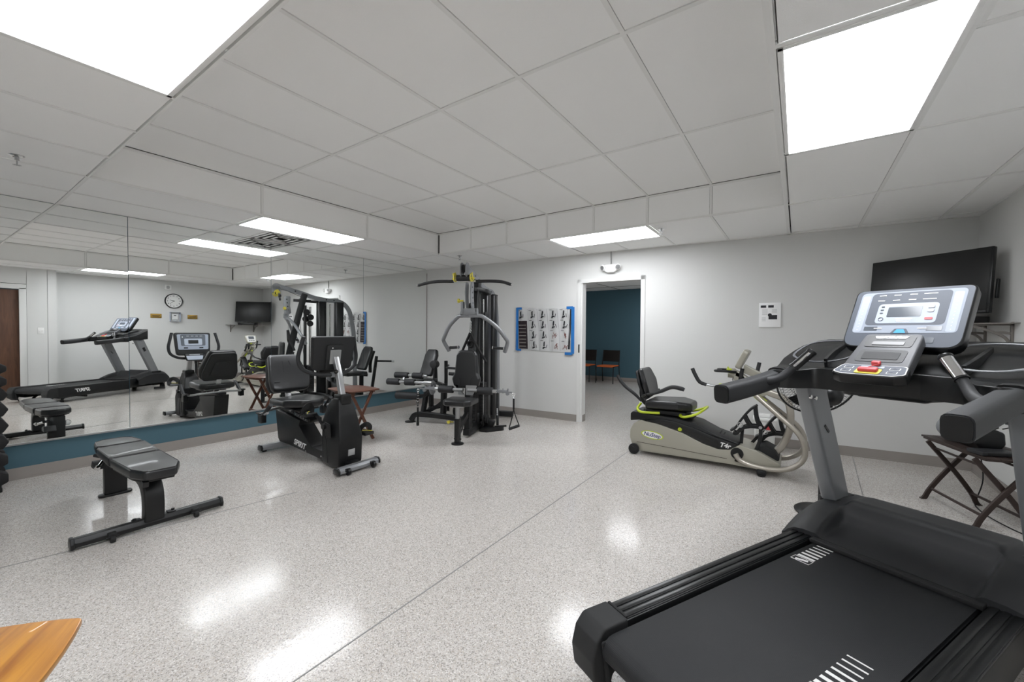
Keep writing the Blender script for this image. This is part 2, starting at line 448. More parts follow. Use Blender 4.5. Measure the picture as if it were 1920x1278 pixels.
# next room
b = B(); b.box((2.0, YT + .06, 1.3), (5.2, .12, 2.8)); struct('wall_next_room', b, 'teal')
b = B(); b.box((-.45, 3.0, 1.3), (.12, 5.4, 2.8)); struct('wall_next_room_left', b, 'wall')
b = B(); b.box((4.65, 3.0, 1.3), (.12, 5.2, 2.8)); struct('wall_next_room_right', b, 'wall')
b = B(); b.box((2.1, 3.05, 2.56), (5.2, 5.6, .12)); struct('ceiling_next_room', b, 'ceil')
b = B()
for x in (.4, 1.62, 2.84, 4.06): b.box((x, 3.0, 2.497), (.02, 5.2, .008))
for y in (1.2, 2.42, 3.64, 4.86): b.box((2.1, y, 2.497), (5.0, .02, .008))
struct('trim_4', b, 'gap')
b = B(); b.box((2.0, YT - .006, .05), (5.1, .012, .1), bev=.003); struct('baseboard_next_room', b, 'base')

# baseboards
def baseb(name, p0, p1, n):
    b = B(); p0, p1 = Vector(p0), Vector(p1); n = Vector(n).normalized()
    for t, z0, z1 in ((.007, 0.0, .102), (.014, 0, .012)):
        q = [p0, p1, p1 + n * t, p0 + n * t]; b.prism([tuple(v) for v in q], 'xy', z0, z1)
    return struct(name, b, 'base')
nf = Vector((SL, -1))
baseb('baseboard_far_left', fx(0.02), fx(DX0 - .075), nf); baseb('baseboard_far_right', fx(DX1 + .055), fx(XR), nf)
baseb('baseboard_left', (left_x(0), 0), (left_x(YB), YB), (1, -.01))
baseb('baseboard_right', (XR, .44), (XR, YJ), (-1, 0)); baseb('baseboard_jog', (XR2, YJ), (XR, YJ), (0, 1)); baseb('baseboard_right_front', (XR2, YJ), (XR2, -3.99), (-1, 0))

# ------------------------------------------------------------------ ceiling
TH = .02
tiles, tees, gaps = B(), B(), B()
def tile_zone(xs, ys, z, skip=()):
    for i in range(len(xs) - 1):
        for j in range(len(ys) - 1):
            x0, x1, y0, y1 = xs[i], xs[i + 1], ys[j], ys[j + 1]
            if any(a[0] < (x0 + x1) / 2 < a[1] and a[2] < (y0 + y1) / 2 < a[3] for a in skip): continue
            g = .0135
            tiles.box(((x0 + x1) / 2, (y0 + y1) / 2, z + .012), (x1 - x0 - 2 * g, y1 - y0 - 2 * g, .022))
def tee(x0, y0, x1, y1, z, w=.0235):
    if x0 == x1: tees.box((x0, (y0 + y1) / 2, z - .001), (w, abs(y1 - y0), .006))
    else: tees.box(((x0 + x1) / 2, y0, z - .0012), (abs(x1 - x0), w, .006))
LY = [YF - L * k for k in range(4)]                  # -0.94 ... -4.60
LIGHTS = dict(TL=(3.08, 4.30, -5.21, -4.615), TR=(5.535, 6.14, LY[2] + .01, LY[1] - .0), FL=(.64, 1.24, LY[2], LY[1]), FR=(3.085, 4.30, YF, -.335), BK=(5.535, 6.14, -7.03, -5.84))
skip = [(v[0] - .02, v[1] + .02, v[2] - .02, v[3] + .02) for v in LIGHTS.values()]
# tray
xs = [AX + S * k for k in range(8)]
tile_zone(xs, LY[::-1], H2)
for x in xs[1:-1]: tee(x, YF, x, YN, H2)
for y in LY[1:-1]: tee(AX, y, BX, y, H2)
b = B(); b.box(((AX + BX) / 2, (YF + YN) / 2, H2 + .05), (BX - AX + .1, YF - YN + .1, .03)); struct('ceiling_above_tray', b, 'gap')
# lower ceiling: far strip, left strip, near strip, right strip
yw = .46
xl = [-.0, AX - S] + xs[:-1] + [AX + 7 * S]
tile_zone(xl, [YF, yw], H1, [(3.085, 4.30, YF - .1, .5)])
# remaining half tiles beyond the far light
tile_zone([3.085, 3.69, 4.30], [-.335, yw], H1)
for x in xs[1:-1]:
    if x < 3.07 or x > 4.29: tee(x, YF, x, yw, H1)
tee(xs[4], -.335, xs[4], yw, H1); tee(3.085, -.335, 4.30, -.335, H1)
tee(AX - S, YB, AX - S, yw, H1); tee(AX, YF, AX, yw, H1); tee(0, YF, AX, YF, H1)
tile_zone([-.0, AX - S, AX], LY[::-1], H1, skip + [(-.1, .64, LY[2], LY[1])])
for y in LY[1:]: tee(0, y, AX, y, H1)
tile_zone([.0, AX - S], [LY[2], -3.03], H1); tile_zone([.0, AX - S], [-2.47, LY[1]], H1); tee(0, -3.03, AX - S, -3.03, H1); tee(0, -2.47, AX - S, -2.47, H1)
ny = [YB, YN - L, YN]
tile_zone([0, AX - S] + xs, ny, H1, skip + [(3.08, 4.30, YN - L - .02, YN + .01)])
tile_zone([3.08, 3.69, 4.30], [YN - L, -5.21], H1)
for x in xs:
    if abs(x - 3.69) < .05: tee(x, YB, x, -5.21, H1)
    else: tee(x, YB, x, YN, H1)
tee(0, YN - L, XR, YN - L, H1); tee(3.08, -5.21, 4.30, -5.21, H1)
xr = [BX + .012, 6.14, 6.75, XR + .02]
ry = [YB, YN - L, YN] + LY[-2::-1] + [.27, .5]
tile_zone(xr, ry, H1, skip + [(6.14, 6.75, LY[2], LY[1])])
tile_zone([6.14, 6.75], [LY[2], -3.10], H1, ()) ; tile_zone([6.14, 6.75], [-3.10, LY[1]], H1)
for x in (6.14, 6.75): tee(x, YB, x, .5, H1)
tee(BX, YB, BX, .5, H1, .03)
for y in ry[1:-1]: tee(BX, y, XR, y, H1)
tee(6.14, -3.10, 6.75, -3.10, H1)
struct('ceiling', tiles, 'ceil', sm=20); struct('trim_5', tees, 'tee', sm=20)
b = B()
for x0, x1, y0, y1 in ((-.2, AX - .02, YB, .5), (AX - .02, BX + .02, YF + .015, .5), (AX - .02, BX + .02, YB, YN - .015), (BX + .02, XR + .2, YB, .5)):
    b.box(((x0 + x1) / 2, (y0 + y1) / 2, H1 + .10), (x1 - x0, y1 - y0, .03))
struct('ceiling_plenum', b, 'gap')
# soffit faces of the raised tray
b = B(); t = B()
zc, hz = (H1 + H2) / 2, H2 - H1
def soff(x0, y0, x1, y1, nx, ny_):
    for k in range(nx):
        if x0 == x1:
            a, c = y0 + (y1 - y0) * k / nx, y0 + (y1 - y0) * (k + 1) / nx
            b.box((x0 + ny_ * .012, (a + c) / 2, zc), (.016, abs(c - a) - .026, hz - .03))
            if k: t.box((x0 + ny_ * .006, a, zc), (.01, .02, hz))
        else:
            a, c = x0 + (x1 - x0) * k / nx, x0 + (x1 - x0) * (k + 1) / nx
            b.box(((a + c) / 2, y0 + ny_ * .012, zc), (abs(c - a) - .026, .016, hz - .03))
            if k: t.box((a, y0 + ny_ * .006, zc), (.02, .01, hz))
soff(AX, YF, BX, YF, 7, 1); soff(AX, YN, BX, YN, 7, -1); soff(AX, YF, AX, YN, 3, -1); soff(BX, YF, BX, YN, 3, 1)
for z in (H1 + .004, H2 - .012):
    w = .012
    t.box(((AX + BX) / 2, YF, z), (BX - AX, w, .018)); t.box(((AX + BX) / 2, YN, z), (BX - AX, w, .018))
    t.box((AX, (YF + YN) / 2, z), (w, YF - YN, .018)); t.box((BX, (YF + YN) / 2, z), (w, YF - YN, .018))
struct('ceiling_soffit', b, 'ceil', sm=20); struct('trim_6', t, 'tee', sm=20)
b = B()
for (x0, y0, x1, y1) in ((AX, YF + .028, BX, YF + .028), (AX, YN - .028, BX, YN - .028)): b.box(((x0 + x1) / 2, y0, zc + .03), (x1 - x0 + .08, .012, hz + .02))
for x in (AX - .028, BX + .028): b.box((x, (YF + YN) / 2, zc + .03), (.012, YF - YN + .08, hz + .02))
struct('ceiling_soffit_backing', b, 'gap')
# perimeter angle where the ceiling meets the walls
b = B(); b.prism([fx(0, -.022), fx(XR, -.022), fx(XR, .001), fx(0, .001)], 'xy', H1 - .004, H1 + .002)
b.box((XR - .011, -1.6, H1 - .001), (.022, 4.0, .006)); b.box((XR2 + .2, YJ + .01, H1 - .001), (.45, .022, .006)); b.box((XR2 - .011, -5.33, H1 - .001), (.022, 3.4, .006))
struct('trim_7', b, 'tee')

# ------------------------------------------------------------------ wall mirrors
def mirror_panel(y1, y0, s, t_, label):
    ym = (y0 + y1) / 2; zm = (.314 + H1) / 2
    xm = left_x(ym) + .014
    b = B(); z0, z1 = .316, H1 - .004
    def px(y, z): return xm + s * (y - ym) - t_ * (z - zm)
    bm = b.bm
    v = [bm.verts.new((px(y, z) + dx, y, z)) for dx in (0, -.006) for y, z in ((y0 + .002, z0), (y1 - .002, z0), (y1 - .002, z1), (y0 + .002, z1))]
    for f in ((0, 1, 2, 3), (7, 6, 5, 4), (0, 4, 5, 1), (1, 5, 6, 2), (2, 6, 7, 3), (3, 7, 4, 0)): bm.faces.new([v[i] for i in f])
    bmesh.ops.recalc_face_normals(bm, faces=bm.faces)
    o = obj('wall_mirror', b, 'mirror', sm=5)
    return tag(o, label, 'mirror', 'tall mirror panels along the left wall')
SEAM = [.0, -1.36, -2.742, -4.122, -5.50, YB]
MPAR = [(-.0089, -.006), (-.0089, -.006), (-.0091, -.0045), (-.0124, -.0028), (-.011, -.003)]
MLAB = ['tall mirror panel in the corner behind the multi station gym', 'tall mirror panel reflecting the gym top arm and blue taped poster',
        'tall mirror panel reflecting the wall clock and the back of the bike', 'tall mirror panel reflecting the brown door, nearest the dumbbell rack',
        'tall mirror panel at the near end of the left wall beyond the picture']
for k in range(4):
    mirror_panel(SEAM[k], SEAM[k + 1], *MPAR[k], MLAB[k])
b = B(); b.box((0, 0, 0), (1, 1, 1)); b.bm.clear()
b.prism([(left_x(0) + .0, 0), (left_x(0) + .022, 0), (left_x(-5.5) + .022, -5.5), (left_x(-5.5), -5.5)], 'xy', .302, .316)
struct('trim_8', b, 'satin')
b = B(); b.box((.016, far_y(0) - .008, (H1 + .31) / 2), (.010, .012, H1 - .32)); struct('trim_9', b, 'base')

# ------------------------------------------------------------------ ceiling fixtures
def ceiling_light(x0, x1, y0, y1, along, label, fr=.022):
    c = ((x0 + x1) / 2, (y0 + y1) / 2, H1)
    t = thing('ceiling_light', label, 'ceiling light', c, 0, 'fluorescent ceiling lights')
    w, h = x1 - x0, y1 - y0
    f = B()
    for sx in (-1, 1): f.box((sx * (w / 2 - fr / 2 - .004), 0, .004), (fr, h - .008, .022), bev=.002)
    for sy in (-1, 1): f.box((0, sy * (h / 2 - fr / 2 - .004), .004), (w - .008, fr, .022), bev=.002)
    f.box((0, 0, .05), (w - .01, h - .01, .004)); obj('frame', f, 'tee', t)
    g = B(); g.box((0, 0, .004), (w - 2 * fr - .008, h - 2 * fr - .008, .004)); obj('diffuser', g, 'lamp_x' if along == 'x' else 'lamp_y', t)
    return t
ceiling_light(*LIGHTS['TL'], 'x', 'large lit fluorescent ceiling light at the upper left edge of the picture')
ceiling_light(*LIGHTS['TR'], 'y', 'large lit fluorescent ceiling light above the treadmill beside the mesh grille')
ceiling_light(*LIGHTS['FL'], 'y', 'lit fluorescent ceiling light next to the slatted air diffuser by the mirrors')
ceiling_light(*LIGHTS['FR'], 'x', 'lit fluorescent ceiling light over the far wall near the doorway')
ceiling_light(*LIGHTS['BK'], 'y', 'lit fluorescent ceiling light behind the viewer near the brown door')  # extra lamp added behind the camera, out of view
# two unseen lamps added to brighten the next room through the doorway
for ly, lab in ((2.2, 'lit ceiling light in the next room just past the doorway'), (4.3, 'lit ceiling light in the next room above the two chairs')):
    t = thing('ceiling_light', lab, 'ceiling light', (3.3, ly, 2.49), 0, 'fluorescent ceiling lights')
    f = B(); f.box((0, 0, .003), (1.22, .6, .01)); obj('frame', f, 'tee', t)
    g = B(); g.box((0, 0, -.004), (1.16, .54, .004)); obj('diffuser', g, emis('lit_diffuser_next_room', 11), t)

# louvred supply diffuser by the left light: nested L-shaped blades
t = thing('air_diffuser', 'white slatted air supply diffuser between the mirrors and a ceiling light', 'air vent', (.32, -2.75, H1), 0)
f = B(); f.box((0, 0, .0085), (.56, .52, .004)); obj('backing', f, 'rubber', t)
f = B()
for sx in (-1, 1): f.box((sx * .29, 0, .003), (.03, .55, .012), bev=.002)
for sy in (-1, 1): f.box((0, sy * .265, .003), (.61, .03, .012), bev=.002)
obj('frame', f, 'tee', t)
for k in range(4):
    w = .50 - k * .145; h = .455 - k * .135
    f = B(); bw_ = .032
    for sx in (-1, 1): f.box((sx * (w - bw_) / 2, 0, .002), (bw_, h, .003))
    for sy in (-1, 1): f.box((0, sy * (h - bw_) / 2, .002), (w, bw_, .003))
    obj('louvre', f, 'tee', t)
# egg-crate return grille upper right
t = thing('return_grille', 'metal mesh return air grille in the ceiling right of the large light', 'air vent', (6.445, -3.66, H1), 0)
f = B(); f.box((0, 0, .05), (.58, 1.14, .004)); obj('backing', f, 'gap', t)
f = B()
for sx in (-1, 1): f.box((sx * .287, 0, .003), (.024, 1.16, .012), bev=.002)
for sy in (-1, 1): f.box((0, sy * .57, .003), (.6, .024, .012), bev=.002)
obj('frame', f, 'tee', t)
f = B()
for k in range(-15, 16): f.box((k * .0185, 0, .012), (.0022, 1.13, .014))
for k in range(-30, 31): f.box((0, k * .0185, .012), (.56, .0022, .014))
obj('grille', f, 'shelf_metal', t)

# sprinklers
def sprinkler(x, y, label):
    t = thing('fire_sprinkler', label, 'sprinkler', (x, y, H1), 0, 'pendent fire sprinklers in the ceiling')
    f = B(); f.lathe([(0.0, .001), (.036, .0), (.036, -.003), (.02, -.012), (.014, -.012), (0, -.012)]); obj('escutcheon', f, 'chrome', t)
    f = B(); f.cyl((0, 0, -.01), (0, 0, -.026), .010, n=8); f.cyl((0, 0, -.026), (0, 0, -.03), .013, n=6)
    f.tube([(.009, 0, -.028), (.013, 0, -.042), (.003, 0, -.058)], .0026, n=6); f.tube([(-.009, 0, -.028), (-.013, 0, -.042), (-.003, 0, -.058)], .0026, n=6)
    f.cyl((0, 0, -.056), (0, 0, -.062), .004); obj('body', f, 'satin', t)
    f = B(); f.cyl((0, 0, -.062), (0, 0, -.064), .013, n=16)
    for k in range(10):
        a = k * PI / 5; f.box((.016 * math.cos(a), .016 * math.sin(a), -.063), (.008, .004, .0014), rot=(0, 0, math.degrees(a)))
    obj('deflector', f, 'satin', t)
sprinkler(1.39, -4.956, 'chrome fire sprinkler hanging from the ceiling at the far left')
sprinkler(1.452, -.709, 'chrome fire sprinkler on the ceiling above the multi station gym')
sprinkler(4.378, -.70, 'chrome fire sprinkler on the ceiling at the right end of the far light')

# ------------------------------------------------------------------ things on the far wall
ang = math.atan(SL)
def on_far(x, z, d=0.): p = fx(x, -d); return (p[0], p[1], z)
t = thing('emergency_light', 'white twin head emergency light with conduit above the doorway', 'emergency light', on_far(3.46, 2.205, 0), math.degrees(ang))
f = B()
f.prism(rpoly([(-.13, .045), (-.10, -.02), (-.05, -.052), (.05, -.052), (.10, -.02), (.13, .045), (.06, .062), (-.06, .062)], .02), 'xz', -.06, 0, bev=.012, seg=3)
obj('housing', f, 'white', t)
for sx in (-1, 1):
    f = B(); f.lathe([(0, .0), (.036, .004), (.042, .02), (.03, .03), (0, .022)], c=(sx * .098, -.05, .022), axis=(sx * .5, -1, -.25)); lh = obj('lamp_head', f, 'white', t)
    f = B(); f.lathe([(0, .026), (.028, .031), (.030, .033), (0, .034)], c=(sx * .098, -.05, .022), axis=(sx * .5, -1, -.25)); obj('lens', f, 'satin', lh)
f = B(); f.cyl((-.005, -.012, .06), (-.005, -.012, .246), .008); obj('conduit', f, 'conduit', t)

# exercise chart with blue tape
t = thing('exercise_poster', 'exercise chart of stapled pages fixed to the far wall with blue tape', 'poster', on_far(2.42, 1.345, .002), math.degrees(ang))
W_, H_ = .93, .66
f = B(); f.grid(lambda u, v: (-W_ / 2 + W_ * u, -.004 - .012 * math.sin(PI * ((u * 5) % 1)) * .5, -H_ / 2 + H_ * v + .03 - .03 * u), 40, 4, thick=.001); obj('sheet', f, 'paper', t)
f = B(); f.grid(lambda u, v: (-W_ / 2 + .01 + .155 * u + .02 * (1 - v), -.0135, -.29 + .44 * v), 4, 4, thick=.0006); obj('gym_photo', f, 'photo', t)
f = B()
for k in range(7): f.box((-.38, -.0155, -.25 + k * .055), (.13, .001, .012))
obj('photo_racks', f, 'base', t)
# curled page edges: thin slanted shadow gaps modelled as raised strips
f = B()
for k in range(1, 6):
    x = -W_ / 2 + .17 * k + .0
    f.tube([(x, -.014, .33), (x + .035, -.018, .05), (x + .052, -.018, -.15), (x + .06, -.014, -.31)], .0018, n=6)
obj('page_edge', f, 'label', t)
rr_ = random.Random(3)
for cidx in range(5):
    for r_ in range(4):
        if cidx == 0 and r_ > 0: continue
        x = -W_ / 2 + .085 + .178 * cidx + .012 * r_ - (0 if cidx else .02); z = .235 - .157 * r_
        if cidx == 0: x -= .005
        plain = not (cidx >= 3 and r_ >= 2)
        f = B(); f.box((x - .05, -.0145, z + .075), (.045, .001, .006)); obj('caption', f, 'ink', t)
        g = B(); q = lambda dx, dz, w, h, a=0: g.box((x + dx, -.0158, z + dz), (w, .0012, h), rot=(0, a, 0))
        if not plain:
            for _ in range(7): q(rr_.uniform(-.04, .04), rr_.uniform(-.03, .025), .006, rr_.uniform(.03, .06), rr_.uniform(-40, 40))
        else:
            q(-.008, .02, .022, .06, rr_.uniform(-12, 12)); q(-.005, -.025, .045, .018); q(.035, -.01, .008, .055, rr_.uniform(-25, 25)); q(-.02, -.04, .03, .014); g.ball((x - .005, -.0155, z + .055), .010, (1, .1, 1), 8)
        obj('pictogram', g, 'ink' if plain else 'ink_red', t)
f = B()
x0, x1 = -W_ / 2 - .02, W_ / 2 + .015
f.box((x0 + .01, -.018, .02), (.045, .001, .68)); f.box((x0 + .05, -.0182, .345), (.085, .001, .035)); f.box((x0 + .045, -.0182, -.31), (.08, .001, .03))
f.box((x1 - .005, -.018, 0), (.05, .001, .69)); f.box((x1 - .055, -.0182, .335), (.105, .001, .04)); f.box((x1 - .07, -.0182, -.345), (.12, .001, .04))
obj('blue_tape', f, 'tape', t)
f = B(); f.box((W_ / 2 - .035, -.0165, .02), (.03, .001, .6), rot=(0, 3, 0)); obj('dark_page', f, 'ink', t)

# single instruction sheet
t = thing('notice_sheet', 'white notice sheet with small photos on the far wall behind the stepper', 'notice', on_far(5.35, 1.53, .002), math.degrees(ang))
f = B(); f.box((0, -.006, 0), (.218, .012, .285), bev=.002); obj('sheet', f, 'paper', t)
f = B(); f.box((-.065, -.0128, .10), (.055, .001, .028)); f.box((0.01, -.0128, .10), (.055, .001, .028)); f.box((.03, -.0128, -.025), (.085, .001, .05)); f.ball((.0, -.0128, .0), .02, (1, .05, 1)); obj('picture', f, 'ink', t)
f = B()
for k in range(6): f.box((-.05, -.0128, .065 - k * .012), (.055, .0008, .003)); f.box((.045, -.0128, .065 - k * .007), (.05, .0008, .002))
for k in range(4): f.box((-.06, -.0128, -.03 - k * .012), (.04, .0008, .003))
obj('print_line', f, 'label', t)

# ------------------------------------------------------------------ things on the right wall (mirror shows them)
t = thing('wall_clock', 'round black rimmed wall clock with white face, seen in the mirror', 'clock', (XR - .002, -1.63, 1.965), 0)
f = B(); f.lathe([(.165, .0), (.18, .004), (.18, .03), (.172, .04), (.162, .036), (.16, .02), (.16, 0)], axis=(-1, 0, 0), n=48); obj('rim', f, 'frame', t)
f = B(); f.cyl((0, 0, 0), (-.02, 0, 0), .165, n=48); obj('dial', f, 'white', t)
f = B()
for k in range(12):
    a = R(90 - 30 * (k + 1)); dy, dz = .125 * math.cos(a), .125 * math.sin(a)
    f.text(str(k + 1), .042, frame_m((-.0215, -dy, dz), (0, -1, 0), (0, 0, 1)), bold=.0008)
obj('numeral', f, 'ink', t)
for nm, a, ln, w in (('hour_hand', 90 - (2 + 22 / 60) * 30, .075, .009), ('minute_hand', 90 - 22 * 6, .115, .006)):
    f = B(); c_, s_ = math.cos(R(a)), math.sin(R(a))
    f.cyl((-.024, c_ * .015, -s_ * .015), (-.024, -c_ * ln, s_ * ln), w / 2, n=6); obj(nm, f, 'ink', t)
t = thing('wall_speaker', 'small white alarm box above the round wall clock', 'alarm', (XR, -1.745, 2.29), 0)
f = B(); f.box((-.02, 0, 0), (.04, .13, .12), bev=.006); obj('housing', f, 'white', t)
f = B(); f.cyl((-.04, 0, .0), (-.046, 0, .0), .035); f.box((-.042, 0, -.035), (.006, .07, .006)); obj('sounder', f, 'label', t)
t = thing('thermostat', 'thermostat under a clear guard box below the wall clock', 'thermostat', (XR, -1.61, 1.58), 0)
f = B(); f.box((-.012, 0, 0), (.024, .12, .13), bev=.004); obj('body', f, 'white', t)
f = B(); f.box((-.026, 0, .03), (.004, .05, .022)); obj('display', f, 'ink', t)
f = B()
for sy in (-1, 1): f.box((-.035, sy * .10, 0), (.07, .004, .22))
for sz in (-1, 1): f.box((-.035, 0, sz * .11), (.07, .2, .004))
obj('guard', f, 'overlay_pale', t)
for y, lab in ((-1.97, 'small brass plaque left of the thermostat, under the clock, as mirrored'), (-1.245, 'small brass plaque between the thermostat and the television')):
    t = thing('wall_plaque', lab, 'plaque', (XR, y, 1.59), 0, 'brass plaques beside the thermostat')
    f = B(); f.box((-.005, 0, 0), (.01, .21, .10), bev=.002); obj('plate', f, 'brass', t)
    f = B(); f.box((-.0105, 0, .012), (.001, .15, .012)); f.box((-.0105, 0, -.015), (.001, .12, .008)); obj('engraving', f, 'brown_metal', t)
t = thing('light_switch', 'white double light switch on the wall beside the brown door', 'light switch', (XR2, -3.81, 1.25), 0)
f = B(); f.box((-.004, 0, 0), (.008, .085, .12), bev=.002); obj('plate', f, 'white', t)
for sy in (-.02, .02):
    f = B(); f.box((-.011, sy, 0), (.008, .014, .03), bev=.002); obj('toggle', f, 'white', t)

# television set into the corner on a bracket shelf
tl, tr_ = Vector((6.235, .26, 2.045)), Vector((6.92, -.31, 2.045))
t = thing('television', 'flat black television mounted across the far right corner', 'television', ((tl.x + tr_.x) / 2, (tl.y + tr_.y) / 2, 1.77), math.degrees(math.atan2(tr_.y - tl.y, tr_.x - tl.x)))
tm = euler(-5, 0, 0)
f = B(tm); f.box((0, .02, 0), (.90, .045, .55), bev=.006); f.box((0, .055, -.02), (.6, .05, .36), bev=.02); obj('housing', f, 'blk_gloss', t)
f = B(tm); f.box((0, -.0035, .004), (.868, .003, .505), bev=.001); obj('screen', f, 'screen', t)
f = B(tm); f.box((0, -.004, -.262), (.87, .004, .018)); f.box((.462, .06, -.07), (.015, .03, .16), bev=.004); obj('bezel', f, 'blk', t)
t = thing('wall_bracket_shelf', 'thin metal shelf on two brackets below the television', 'shelf', (XR, -.05, 1.405), 0)
f = B(); f.prism([(-.02, -.46), (-.0, -.46), (-.0, .42), (-.62, .40), (-.66, .34), (-.2, -.40)], 'xy', -.004, .004); obj('board', f, 'shelf_metal', t)
for y in (-.34, .24):
    f = B(); f.box((-.008, y, -.09), (.016, .022, .20), bev=.002); f.box((-.13, y, -.012), (.26, .022, .012), bev=.002)
    f.tube([(-.24, y, -.016), (-.13, y, -.06), (-.05, y, -.11), (-.012, y, -.175)], 1, sec=(.02, .014), up=(0, 1, 0)); f.tube([(-.10, y, -.075), (-.05, y, -.075), (-.012, y, -.08)], 1, sec=(.02, .01), up=(0, 1, 0)); obj('bracket', f, 'shelf_metal', t)
t = thing('media_player', 'black media player box on the shelf under the television', 'media player', (6.74, -.08, 1.409), math.degrees(math.atan2(-.57, .685)))
f = B(); f.box((0, 0, .032), (.42, .2, .055), bev=.004); obj('case', f, 'blk_gloss', t)
f = B(); f.box((.02, -.101, .034), (.2, .003, .02)); f.cyl((.17, -.1, .034), (.17, -.106, .034), .008); obj('front_panel', f, 'screen', t)
f = B()
for sx in (-1, 1):
    f.cyl((sx * .17, 0, 0), (sx * .17, 0, .006), .012)
obj('foot', f, 'rubber', t)

# ------------------------------------------------------------------ two waiting chairs in the next room
def wait_chair(x, y, label):
    t = thing('waiting_chair', label, 'chair', (x, y, 0), 0, 'black and orange chairs against the teal wall')
    f = B(); f.prism(rrect(.46, .44, .04, 0, 0), 'xy', .42, .46, bev=.012, seg=3); obj('seat', f, 'orange', t)
    f = B(); f.grid(lambda u, v: (-.22 + .44 * u, .21 + .06 * v - .03 * math.sin(PI * u), .55 + .30 * v), 10, 6, thick=.018); obj('backrest', f, 'mesh_dark', t)
    for sx in (-1, 1):
        f = B(); f.tube([(sx * .235, -.23, .0), (sx * .235, -.21, .44)], .012); obj('leg', f, 'frame', t)
        f = B(); f.tube([(sx * .235, .25, 0), (sx * .235, .20, .44), (sx * .23, .22, .56), (sx * .225, .27, .85)], .012); obj('leg', f, 'frame', t)
        f = B(); f.tube([(sx * .235, -.21, .43), (sx * .235, .2, .43)], .011); obj('side_rail', f, 'frame', t)
wait_chair(1.50, 5.05, 'black mesh chair with orange seat, fully visible through the doorway')
wait_chair(.84, 5.05, 'black chair with orange seat partly hidden by the left door jamb')
